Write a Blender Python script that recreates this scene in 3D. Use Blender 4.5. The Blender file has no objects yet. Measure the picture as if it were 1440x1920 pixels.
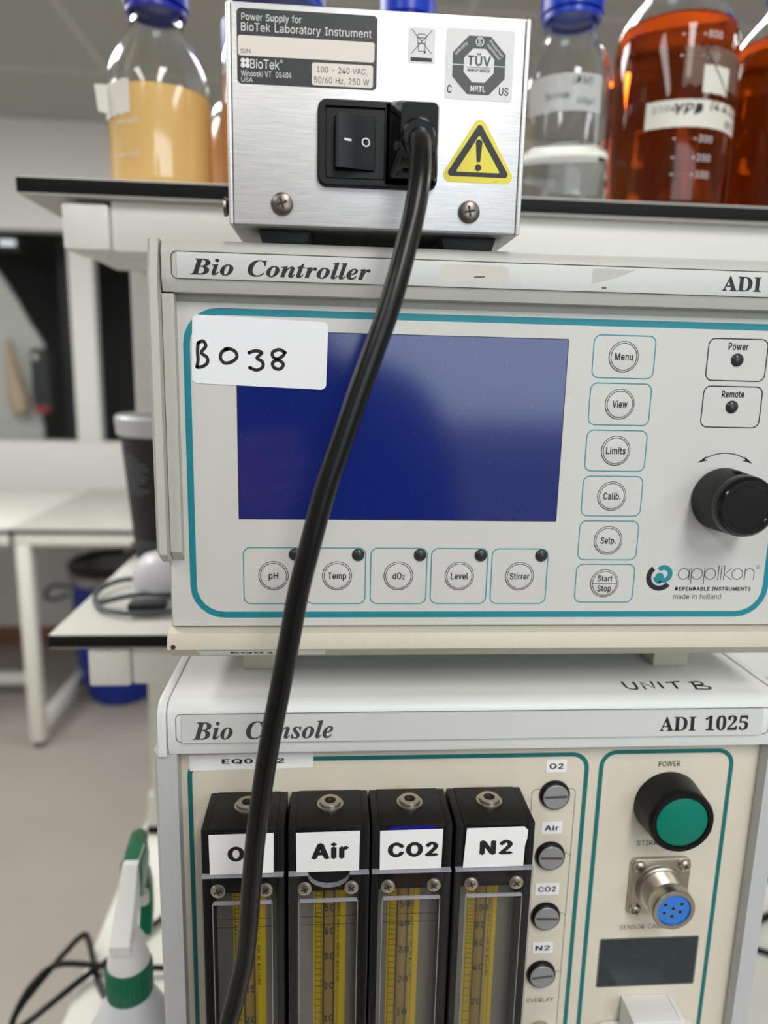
import bpy, bmesh, math, random
from mathutils import Vector, Matrix
random.seed(7)
SC = bpy.context.scene
COL = SC.collection
FLOOR = -1330.0                      # floor below the lens, mm; every shape below is written in mm with the lens at (0,0,0)

# ------------------------------------------------------------------ camera
def wpt(x, y, z): return Vector((x/1000.0, y/1000.0, (z-FLOOR)/1000.0))
cam_d = bpy.data.cameras.new('camera'); cam = bpy.data.objects.new('camera', cam_d); COL.objects.link(cam)
CX = Vector((0.9972, -0.0710, 0.0230)); CY = Vector((0.0089, -0.1925, -0.9812)); CZ = Vector((0.0741, 0.9787, -0.1914))
rot = Matrix((CX, -CY, -CZ)).transposed()
cam.matrix_world = Matrix.Translation(wpt(0, 0, 0)) @ rot.to_4x4()
cam_d.sensor_width = 36.0; cam_d.sensor_fit = 'AUTO'; cam_d.lens = 36.0*1331.0/1920.0
cam_d.clip_start = 0.01; cam_d.clip_end = 50
cam_d.dof.use_dof = True; cam_d.dof.focus_distance = 0.292; cam_d.dof.aperture_fstop = 24.96/3.9
SC.camera = cam

# ------------------------------------------------------------------ colour management, world, lamps
SC.view_settings.view_transform = 'Standard'; SC.view_settings.look = 'None'
SC.view_settings.exposure = 0.0; SC.view_settings.gamma = 1.0; SC.view_settings.use_curve_mapping = False
SC.cycles.use_denoising = True
SC.cycles.max_bounces = 14; SC.cycles.transmission_bounces = 12; SC.cycles.glossy_bounces = 6; SC.cycles.diffuse_bounces = 4; SC.cycles.transparent_max_bounces = 32
SC.cycles.sample_clamp_indirect = 6.0
w = bpy.data.worlds.new('sky'); SC.world = w; w.use_nodes = True
bgn = w.node_tree.nodes['Background']; bgn.inputs[0].default_value = (0.80, 0.90, 1.0, 1); bgn.inputs[1].default_value = 4.6

def area(name, x, y, z, sx, sy, power, col=(1, .985, .955), rotx=0, roty=0):
    l = bpy.data.lights.new(name, 'AREA'); l.shape = 'RECTANGLE'; l.size = sx; l.size_y = sy; l.energy = power; l.color = col
    o = bpy.data.objects.new(name, l); COL.objects.link(o); o.location = wpt(x, y, z); o.rotation_euler = (rotx, roty, 0)
    return o
CEIL = 1031.0
LAMP_P = 13.0
for lx, ly, k in ((350, -1000, 1.92), (-1000, -1000, 1.0), (1900, -1000, .7), (500, 1500, 1.4), (-1100, 1500, 2.0), (2000, 1500, 1.6), (-2300, 1500, 1.5)):
    area('ceiling_lamp', lx, ly, CEIL-14, .30, 1.20, LAMP_P*k)
win_l = area('window_portal', 975, -2690, 300, 2.55, 1.09, 1.0, (1, 1, 1), math.radians(90)); win_l.data.cycles.is_portal = True

# ------------------------------------------------------------------ materials (procedural)
def lin(c):
    c /= 255.0
    return c/12.92 if c <= .04045 else ((c+.055)/1.055)**2.4
def rgb(t): return (lin(t[0]), lin(t[1]), lin(t[2]), 1)
def mat(name, c, rough=.5, metal=0, var=.04, vscale=60, bump=0, bscale=900, stretch=None, coat=0, trans=0, ior=1.45, spec=.5, emit=None, alpha=1, aniso=0):
    m = bpy.data.materials.new(name); m.use_nodes = True
    nt = m.node_tree; p = nt.nodes['Principled BSDF']
    p.inputs['Roughness'].default_value = rough; p.inputs['Metallic'].default_value = metal
    p.inputs['IOR'].default_value = ior; p.inputs['Specular IOR Level'].default_value = spec
    p.inputs['Transmission Weight'].default_value = trans; p.inputs['Coat Weight'].default_value = coat; p.inputs['Coat Roughness'].default_value = .05
    p.inputs['Alpha'].default_value = alpha
    c4 = rgb(c); p.inputs['Base Color'].default_value = c4
    if emit: p.inputs['Emission Color'].default_value = c4; p.inputs['Emission Strength'].default_value = emit
    tc = nt.nodes.new('ShaderNodeTexCoord'); src = tc.outputs['Object']
    if stretch:
        mp = nt.nodes.new('ShaderNodeMapping'); mp.inputs['Scale'].default_value = stretch; nt.links.new(src, mp.inputs['Vector']); src = mp.outputs['Vector']
    if var:
        n = nt.nodes.new('ShaderNodeTexNoise'); n.inputs['Scale'].default_value = vscale; n.inputs['Detail'].default_value = 4
        nt.links.new(src, n.inputs['Vector'])
        r = nt.nodes.new('ShaderNodeMapRange'); r.inputs['To Min'].default_value = 1-var; r.inputs['To Max'].default_value = 1+var
        nt.links.new(n.outputs['Fac'], r.inputs['Value'])
        mx = nt.nodes.new('ShaderNodeVectorMath'); mx.operation = 'SCALE'; mx.inputs[0].default_value = c4[:3]
        nt.links.new(r.outputs['Result'], mx.inputs['Scale']); nt.links.new(mx.outputs['Vector'], p.inputs['Base Color'])
    if bump:
        b = nt.nodes.new('ShaderNodeTexNoise'); b.inputs['Scale'].default_value = bscale; b.inputs['Detail'].default_value = 3
        nt.links.new(src, b.inputs['Vector'])
        bp = nt.nodes.new('ShaderNodeBump'); bp.inputs['Strength'].default_value = bump; bp.inputs['Distance'].default_value = .0004
        nt.links.new(b.outputs['Fac'], bp.inputs['Height']); nt.links.new(bp.outputs['Normal'], p.inputs['Normal'])
    return m
M = {}
def D(key, *a, **k): M[key] = mat(key, *a, **k)
D('wall_paint', (220, 219, 215), .6, var=.02, vscale=4)
D('floor_vinyl', (158, 151, 143), .45, var=.10, vscale=3)
D('skirting', (140, 100, 80), .5)
D('white_paint', (222, 221, 214), .35, var=.02)
D('laminate', (228, 228, 220), .28, var=.02, vscale=20)
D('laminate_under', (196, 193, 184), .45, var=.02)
D('black_edge', (13, 13, 14), .6, spec=.25)
D('table_top', (196, 194, 187), .35, var=.02)
D('beige_paint', (188, 187, 177), .48, var=.03, bump=.25, bscale=1400)
D('beige_membrane', (200, 199, 194), .5, var=.02, bump=.08, bscale=2500)
D('cream_paint', (196, 192, 174), .5, var=.04, bump=.35, bscale=700)
D('header_grey', (182, 182, 174), .45, var=.03, bump=.12, bscale=1500)
D('nameplate_stain', (200, 198, 187), .5, var=.05); D('nameplate', (202, 203, 200), .42, var=.03, vscale=40, bump=.05)
D('console_grey', (216, 218, 216), .4, var=.03, bump=.12, bscale=1600)
D('console_side', (186, 187, 188), .42, var=.04, stretch=(6, 1, .15), vscale=300, bump=.1)
D('console_panel', (213, 206, 188), .52, var=.04, vscale=30, bump=.06)
D('teal_print', (22, 128, 142), .5, var=.03)
D('teal_line', (48, 140, 152), .5, var=.03)
D('teal_dark', (15, 108, 108), .5, var=.03)
D('black_print', (26, 26, 28), .5)
D('grey_print', (62, 62, 64), .5)
D('label_white', (236, 236, 236), .5, var=.01)
D('sticker_white', (232, 233, 236), .38, var=.01)
D('label_cream', (222, 214, 204), .55, var=.01)
D('label_dark', (44, 46, 48), .45)
D('label_pale', (214, 214, 214), .45)
D('tuv_grey', (70, 72, 74), .5)
D('white_print', (225, 225, 222), .5)
D('yellow_label', (222, 208, 62), .42, var=.02)
D('black_plastic', (11, 11, 12), .4, spec=.3, var=.1, bump=.12, bscale=1200)
D('black_gloss', (14, 14, 16), .16, var=.05)
D('black_satin', (14, 15, 17), .42, var=.08, spec=.3)
D('black_block', (17, 16, 17), .45, spec=.35, var=.25, vscale=120, bump=.15, bscale=1500)
D('rubber', (26, 29, 32), .6)
D('cord_black', (10, 10, 11), .33, spec=.4, var=.12, vscale=200, bump=.12, bscale=800)
D('led_dark', (44, 44, 46), .3)
D('dark_hole', (8, 8, 8), .7)
D('steel', (168, 160, 150), .3, metal=1, var=.08)
D('nickel', (190, 182, 168), .32, metal=1, var=.08, vscale=200)
D('dark_steel', (120, 112, 104), .35, metal=1, var=.1)
D('alu_plain', (170, 170, 168), .4, metal=1, var=.05)
D('disc_grey', (150, 151, 152), .45, metal=.3, var=.06)
D('blue_insert', (46, 120, 214), .4)
D('green_lens', (3, 118, 98), .4, var=.03, spec=.25)
D('lcd_glass', (42, 52, 56), .18, var=.35, vscale=140)
D('scale_grey', (112, 108, 100), .55)
D('scale_yellow', (182, 156, 28), .5, var=.04)
D('scale_amber', (150, 118, 24), .45, var=.05)
D('blue_label', (28, 26, 140), .4)
D('white_plastic', (226, 226, 224), .32, var=.01)
D('lilac_plastic', (214, 214, 222), .35, var=.01)
D('milky_plastic', (226, 228, 234), .35, var=.01, trans=.15)
D('green_plastic', (10, 104, 70), .3, var=.05)
D('glass', (250, 252, 252), 0, trans=1, ior=1.46, var=0)
D('cap_blue', (20, 60, 190), .32, var=.05)
D('cap_navy', (28, 42, 170), .32, var=.05)
D('media_yellow', (226, 186, 116), .12, var=.04, vscale=30, coat=1)
D('media_orange', (206, 146, 78), .12, var=.05, vscale=30, coat=1)
D('media_amber', (172, 66, 9), 0, trans=1, ior=1.36, var=0)
D('water', (244, 248, 248), 0, trans=1, ior=1.33, var=0)
D('tape', (224, 221, 210), .6, var=.03)
D('tape_clear', (206, 208, 206), .6, var=.03, alpha=.75)
D('residue', (150, 135, 120), .6, var=.3, vscale=80, alpha=.4); D('eye_white', (235, 232, 228), .2); D('lips', (170, 95, 88), .5); D('pencil', (70, 74, 80), .6)
D('drum_blue', (8, 42, 140), .38, var=.04)
D('drum_black', (16, 16, 17), .5)
D('drum_ring', (150, 150, 146), .35, metal=.8)
D('tub_black', (26, 26, 29), .45, var=.04)
D('tub_print', (92, 95, 100), .6)
D('tub_silver', (196, 198, 200), .35, metal=.6, var=.03)
D('grey_cord', (74, 80, 84), .45)
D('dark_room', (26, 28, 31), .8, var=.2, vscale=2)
D('dark_frame', (34, 36, 39), .6)
D('cover_grey', (200, 197, 191), .7, var=.05, vscale=6)
D('glove_beige', (190, 165, 140), .7, var=.08)
D('red_dark', (150, 40, 44), .5)
D('glow_white', (235, 235, 245), .5, emit=.7)  # self-lit white that imitates a lamp's reflection
D('navy_cloth', (30, 38, 70), .8, var=.1)
D('skin', (205, 150, 130), .5, var=.04)
D('hair', (40, 30, 26), .6)

def brushed(name):
    m = bpy.data.materials.new(name); m.use_nodes = True; nt = m.node_tree; p = nt.nodes['Principled BSDF']
    p.inputs['Metallic'].default_value = .55; p.inputs['Roughness'].default_value = .45
    tc = nt.nodes.new('ShaderNodeTexCoord'); mp = nt.nodes.new('ShaderNodeMapping'); mp.inputs['Scale'].default_value = (90, 90, 2600)
    n = nt.nodes.new('ShaderNodeTexNoise'); n.inputs['Scale'].default_value = 1; n.inputs['Detail'].default_value = 6; n.inputs['Roughness'].default_value = .65
    nt.links.new(tc.outputs['Object'], mp.inputs['Vector']); nt.links.new(mp.outputs['Vector'], n.inputs['Vector'])
    r = nt.nodes.new('ShaderNodeValToRGB'); r.color_ramp.elements[0].position = .3; r.color_ramp.elements[0].color = (.58, .58, .58, 1)
    r.color_ramp.elements[1].position = .7; r.color_ramp.elements[1].color = (.78, .78, .78, 1)
    nt.links.new(n.outputs['Fac'], r.inputs['Fac']); nt.links.new(r.outputs['Color'], p.inputs['Base Color'])
    b = nt.nodes.new('ShaderNodeBump'); b.inputs['Strength'].default_value = .25; b.inputs['Distance'].default_value = .0002
    nt.links.new(n.outputs['Fac'], b.inputs['Height']); nt.links.new(b.outputs['Normal'], p.inputs['Normal'])
    M[name] = m
brushed('brushed_aluminium')

def lcd_blue():
    m = mat('lcd_blue', (20, 36, 108), .12, var=0, coat=0, spec=.65); nt = m.node_tree; p = nt.nodes['Principled BSDF']
    tc = nt.nodes.new('ShaderNodeTexCoord'); n = nt.nodes.new('ShaderNodeTexVoronoi'); n.inputs['Scale'].default_value = 330
    nt.links.new(tc.outputs['Object'], n.inputs['Vector'])
    r = nt.nodes.new('ShaderNodeValToRGB'); r.color_ramp.elements[0].position = .0; r.color_ramp.elements[0].color = (.25, .28, .42, 1)
    r.color_ramp.elements[1].position = .06; r.color_ramp.elements[1].color = rgb((20, 36, 108))
    nt.links.new(n.outputs['Distance'], r.inputs['Fac']); nt.links.new(r.outputs['Color'], p.inputs['Base Color'])
    M['lcd_blue'] = m
lcd_blue()

def thin_clear(name, c, rough=.03, body=0.0, ior=1.45):
    m = bpy.data.materials.new(name); m.use_nodes = True; nt = m.node_tree; nt.nodes.remove(nt.nodes['Principled BSDF'])
    tr = nt.nodes.new('ShaderNodeBsdfTransparent'); tr.inputs[0].default_value = rgb(c); gl = nt.nodes.new('ShaderNodeBsdfGlossy'); gl.inputs['Roughness'].default_value = rough
    lw = nt.nodes.new('ShaderNodeLayerWeight'); lw.inputs['Blend'].default_value = .5; pw = nt.nodes.new('ShaderNodeMath'); pw.operation = 'POWER'; pw.inputs[1].default_value = 5; nt.links.new(lw.outputs['Facing'], pw.inputs[0])
    f0 = ((ior-1)/(ior+1))**2; fr = nt.nodes.new('ShaderNodeMath'); fr.operation = 'MULTIPLY_ADD'; fr.inputs[1].default_value = 1-f0; fr.inputs[2].default_value = f0; nt.links.new(pw.outputs[0], fr.inputs[0]); a = nt.nodes.new('ShaderNodeMixShader'); out = nt.nodes['Material Output']
    nt.links.new(fr.outputs[0], a.inputs[0]); nt.links.new(tr.outputs[0], a.inputs[1]); nt.links.new(gl.outputs[0], a.inputs[2]); last = a
    if body:
        df = nt.nodes.new('ShaderNodeBsdfDiffuse'); df.inputs[0].default_value = rgb((200, 200, 208)); n = nt.nodes.new('ShaderNodeTexNoise'); n.inputs['Scale'].default_value = 300
        mp = nt.nodes.new('ShaderNodeMapRange'); mp.inputs['To Min'].default_value = body*.7; mp.inputs['To Max'].default_value = body*1.3; nt.links.new(n.outputs['Fac'], mp.inputs['Value'])
        b = nt.nodes.new('ShaderNodeMixShader'); nt.links.new(mp.outputs[0], b.inputs[0]); nt.links.new(a.outputs[0], b.inputs[1]); nt.links.new(df.outputs[0], b.inputs[2]); last = b
    nt.links.new(last.outputs[0], out.inputs['Surface']); M[name] = m
thin_clear('clear_plastic', (254, 254, 254), .04, 0, 1.3); thin_clear('acrylic_edge', (210, 212, 220), .1, .42, 1.4); thin_clear('tube_glass', (252, 252, 250), .03, .012, 1.3); thin_clear('window_glass', (250, 252, 252), .01, 0, 1.35)

def ceiling_mat():
    m = mat('ceiling_tile', (172, 170, 164), .8, var=0); nt = m.node_tree; p = nt.nodes['Principled BSDF']
    tc = nt.nodes.new('ShaderNodeTexCoord'); s = nt.nodes.new('ShaderNodeSeparateXYZ'); nt.links.new(tc.outputs['Object'], s.inputs[0])
    outs = []
    for ax, off in (('X', .22), ('Y', .15)):
        a = nt.nodes.new('ShaderNodeMath'); a.operation = 'ADD'; a.inputs[1].default_value = 30+off; nt.links.new(s.outputs[ax], a.inputs[0])
        d = nt.nodes.new('ShaderNodeMath'); d.operation = 'MODULO'; d.inputs[1].default_value = .6; nt.links.new(a.outputs[0], d.inputs[0])
        c = nt.nodes.new('ShaderNodeMath'); c.operation = 'LESS_THAN'; c.inputs[1].default_value = .022; nt.links.new(d.outputs[0], c.inputs[0]); outs.append(c)
    mx = nt.nodes.new('ShaderNodeMath'); mx.operation = 'MAXIMUM'; nt.links.new(outs[0].outputs[0], mx.inputs[0]); nt.links.new(outs[1].outputs[0], mx.inputs[1])
    mc = nt.nodes.new('ShaderNodeMix'); mc.data_type = 'RGBA'; mc.inputs[6].default_value = rgb((172, 170, 164)); mc.inputs[7].default_value = rgb((192, 190, 184))
    nt.links.new(mx.outputs[0], mc.inputs[0]); nt.links.new(mc.outputs[2], p.inputs['Base Color'])
    M['ceiling_tile'] = m
ceiling_mat()

# ------------------------------------------------------------------ mesh helpers
class MB:
    """collects shapes (mm) and links them as ONE mesh object"""
    def __init__(s, *mats): s.V = []; s.F = []; s.I = []; s.mats = list(mats)
    def mi(s, m):
        if m is None: return 0
        if m not in s.mats: s.mats.append(m)
        return s.mats.index(m)
    def raw(s, verts, faces, m=None):
        b = len(s.V); k = s.mi(m); s.V += [tuple(v) for v in verts]
        for f in faces: s.F.append([b+i for i in f]); s.I.append(k)
        return s
    def bm(s, bm, m=None):
        bm.verts.index_update(); s.raw([v.co[:] for v in bm.verts], [[v.index for v in f.verts] for f in bm.faces], m); bm.free(); return s
    def box(s, x0, x1, y0, y1, z0, z1, m=None, bev=0, seg=2):
        bm = bmesh.new(); bmesh.ops.create_cube(bm, size=1)
        for v in bm.verts: v.co = Vector(((x0+x1)/2+v.co.x*(x1-x0), (y0+y1)/2+v.co.y*(y1-y0), (z0+z1)/2+v.co.z*(z1-z0)))
        if bev: bmesh.ops.bevel(bm, geom=list(bm.edges), offset=bev, segments=seg, profile=.5, affect='EDGES', clamp_overlap=True)
        return s.bm(bm, m)
    def prism(s, poly, fn, w0, w1, m=None, bev=0, seg=2):
        """polygon (u,v) pushed along w; fn(u,v,w) -> xyz"""
        bm = bmesh.new(); a = [bm.verts.new(fn(u, v, w0)) for u, v in poly]; b = [bm.verts.new(fn(u, v, w1)) for u, v in poly]; n = len(poly)
        fa = bm.faces.new(a); fb = bm.faces.new(b[::-1])
        for i in range(n): bm.faces.new((a[i], b[i], b[(i+1) % n], a[(i+1) % n]))
        bmesh.ops.recalc_face_normals(bm, faces=bm.faces)
        if bev: bmesh.ops.bevel(bm, geom=list(set(fa.edges) | set(fb.edges)), offset=bev, segments=seg, profile=.5, affect='EDGES', clamp_overlap=True)
        return s.bm(bm, m)
    def loft(s, rings, m=None, cap=True):
        V = [v for r in rings for v in r]; n = len(rings[0]); F = []
        for k in range(len(rings)-1):
            for i in range(n): F.append([k*n+i, k*n+(i+1) % n, (k+1)*n+(i+1) % n, (k+1)*n+i])
        if cap: F.append(list(range(n))[::-1]); F.append([(len(rings)-1)*n+i for i in range(n)])
        bm = bmesh.new(); vs = [bm.verts.new(v) for v in V]
        for f in F: bm.faces.new([vs[i] for i in f])
        bmesh.ops.recalc_face_normals(bm, faces=bm.faces)
        return s.bm(bm, m)
    def lathe(s, prof, c, axis='z', n=48, m=None, sx=1, knurl=0, closed=False):
        """prof (radius, height along axis); axis 'y' heights run towards -Y (to the viewer)"""
        V = []; F = []
        for r, h in prof:
            for i in range(n):
                a = 2*math.pi*i/n; q = r*(1+(knurl if i % 2 else 0)); u, v = q*math.cos(a)*sx, q*math.sin(a)
                if axis == 'z': V.append((c[0]+u, c[1]+v, c[2]+h))
                elif axis == 'y': V.append((c[0]+u, c[1]-h, c[2]+v))
                else: V.append((c[0]+h, c[1]+u, c[2]+v))
        k = len(prof)
        for j in range(k if closed else k-1):
            for i in range(n): F.append([j*n+i, j*n+(i+1) % n, ((j+1) % k)*n+(i+1) % n, ((j+1) % k)*n+i])
        if not closed:
            if prof[0][0] > 1e-6: F.append(list(range(n))[::-1])
            if prof[-1][0] > 1e-6: F.append([(k-1)*n+i for i in range(n)])
        bm = bmesh.new(); vs = [bm.verts.new(v) for v in V]
        for f in F:
            try: bm.faces.new([vs[i] for i in f])
            except ValueError: pass
        bmesh.ops.remove_doubles(bm, verts=bm.verts, dist=1e-4); bmesh.ops.recalc_face_normals(bm, faces=bm.faces)
        return s.bm(bm, m)
    def tube(s, pts, r, m=None, n=12, sub=6, rad=None):
        P = [Vector(p) for p in pts]; Q = []; R = []
        for i in range(len(P)-1):
            p0, p1, p2, p3 = P[max(i-1, 0)], P[i], P[i+1], P[min(i+2, len(P)-1)]
            for k in range(sub):
                t = k/sub
                Q.append(.5*((2*p1)+(p2-p0)*t+(2*p0-5*p1+4*p2-p3)*t*t+(3*p1-p0-3*p2+p3)*t**3)); R.append(r if not rad else rad[i]+(rad[i+1]-rad[i])*t)
        Q.append(P[-1]); R.append(r if not rad else rad[-1])
        T = [(Q[min(i+1, len(Q)-1)]-Q[max(i-1, 0)]).normalized() for i in range(len(Q))]
        nrm = T[0].orthogonal().normalized(); rings = []
        for i, q in enumerate(Q):
            nrm = (nrm-T[i]*nrm.dot(T[i])).normalized(); b = T[i].cross(nrm)
            rings.append([tuple(q+(nrm*math.cos(2*math.pi*j/n)+b*math.sin(2*math.pi*j/n))*R[i]) for j in range(n)])
        return s.loft(rings, m)
    # flat print ------------------------------------------------------
    def poly(s, pts, fn, m=None): return s.raw([fn(u, v) for u, v in pts], [list(range(len(pts)))], m)
    def ring(s, a, b, fn, m=None):
        n = len(a); return s.raw([fn(*p) for p in a]+[fn(*p) for p in b], [[i, (i+1) % n, n+(i+1) % n, n+i] for i in range(n)], m)
    def frame(s, x0, x1, z0, z1, r, t, fn, m=None):
        return s.ring(rrect(x0, x1, z0, z1, r), rrect(x0+t, x1-t, z0+t, z1-t, max(r-t, .05)), fn, m)
    def circ(s, cx, cz, r, t, fn, m=None, n=48):
        c = lambda q: [(cx+q*math.cos(2*math.pi*i/n), cz+q*math.sin(2*math.pi*i/n)) for i in range(n)]
        return s.ring(c(r), c(r-t), fn, m) if t else s.poly(c(r), fn, m)
    def stroke(s, pts, wd, fn, m=None, smooth=True, closed=False):
        P = [Vector(p) for p in pts]
        if smooth and len(P) > 2:
            Q = []
            for i in range(len(P)-1):
                p0, p1, p2, p3 = P[max(i-1, 0)], P[i], P[i+1], P[min(i+2, len(P)-1)]
                for k in range(5):
                    t = k/5; Q.append(.5*((2*p1)+(p2-p0)*t+(2*p0-5*p1+4*p2-p3)*t*t+(3*p1-p0-3*p2+p3)*t**3))
            P = Q+[P[-1]]
        V = []; n = len(P); h = wd/2
        for i, p in enumerate(P):
            d = (P[min(i+1, n-1)]-P[max(i-1, 0)]); d = d.normalized() if d.length > 1e-9 else Vector((1, 0)); q = Vector((-d.y, d.x))
            V += [fn(*(p+q*h)), fn(*(p-q*h))]
        s.raw(V, [[2*i, 2*i+1, 2*i+3, 2*i+2] for i in range(n-1)], m)
        for p in (P[0], P[-1]): s.circ(p.x, p.y, h, 0, fn, m, 10)
        return s
    def text(s, txt, fn, m, box=None, at=None, h=None, w=None, wt='s', bold=0, align='c', shear=0, rotd=0, pos=None):
        """lettering: box=(x0,x1,z0,z1) fits its ink; or at=(x,z) baseline with cap height h and optional width w"""
        V, F = glyphs(txt, wt, bold)
        K = [v[2] if len(v) > 2 else 0 for v in V]; V = [v[:2] for v in V]
        if shear: V = [(x+shear*y, y) for x, y in V]
        x0 = min(v[0] for v in V); x1 = max(v[0] for v in V); y0 = min(v[1] for v in V); y1 = max(v[1] for v in V)
        if box: V = [(box[0]+(x-x0)/(x1-x0)*(box[1]-box[0]), box[2]+(y-y0)/(y1-y0)*(box[3]-box[2])) for x, y in V]
        else:
            k = h/CAPH; kx = k if not w else w/(x1-x0); off = {'c': -(x0+x1)/2, 'l': -x0, 'r': -x1}[align]
            V = [((x+off)*kx, y*k) for x, y in V]
            if rotd: c, q = math.cos(math.radians(rotd)), math.sin(math.radians(rotd)); V = [(x*c-y*q, x*q+y*c) for x, y in V]
            V = [(x+at[0], y+at[1]) for x, y in V]
        lift = lambda p, k: (p[0], p[1]-.012*k, p[2])
        return s.raw([lift(fn(x, y), k) for (x, y), k in zip(V, K)], F, m)
    def build(s, name, parent=None, org=(0, 0, 0), label=None, smooth=35):
        me = bpy.data.meshes.new(name); o3 = Vector(org)
        if parent is not None and 'org' in parent.keys(): o3 = Vector(parent['org'])
        me.from_pydata([tuple((Vector(v)-o3)/1000.0) for v in s.V], [], s.F)
        for m in s.mats: me.materials.append(M[m])
        me.polygons.foreach_set('material_index', s.I)
        if smooth:
            me.polygons.foreach_set('use_smooth', [True]*len(s.F)); me.update(); me.set_sharp_from_angle(angle=math.radians(smooth))
        me.validate(); me.update()
        o = bpy.data.objects.new(name, me); COL.objects.link(o)
        if parent is not None: o.parent = parent; ORG[o.name] = o3; o['org'] = tuple(o3)
        else: o.location = wpt(*o3); o['org'] = tuple(o3)
        if label: o['label'] = label
        return o
ORG = {}
def rrect(x0, x1, z0, z1, r, n=6):
    P = []
    for cx, cz, a0 in ((x1-r, z1-r, 0), (x0+r, z1-r, 90), (x0+r, z0+r, 180), (x1-r, z0+r, 270)):
        for i in range(n+1):
            a = math.radians(a0+90*i/n); P.append((cx+r*math.cos(a), cz+r*math.sin(a)))
    return P
def thing(name, org, label, cat, group=None):
    o = bpy.data.objects.new(name, None); COL.objects.link(o); o.empty_display_size = .02
    o.location = wpt(*org); o['org'] = tuple(float(v) for v in org); tag(o, label, cat, group); return o
def tag(o, label, cat, group=None, kind=None):
    if label: o['label'] = label
    if cat: o['category'] = cat
    if group: o['group'] = group
    if kind: o['kind'] = kind
    return o
def struct(o): o['kind'] = 'structure'; return o
def XZ(Y): return lambda u, v: (u, Y, v)
def EX(u, v, w_): return (w_, u, v)          # profile in (Y,Z) pushed along X
def EY(u, v, w_): return (u, w_, v)          # outline in (X,Z) pushed along Y
def EZ(u, v, w_): return (u, v, w_)

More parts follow.
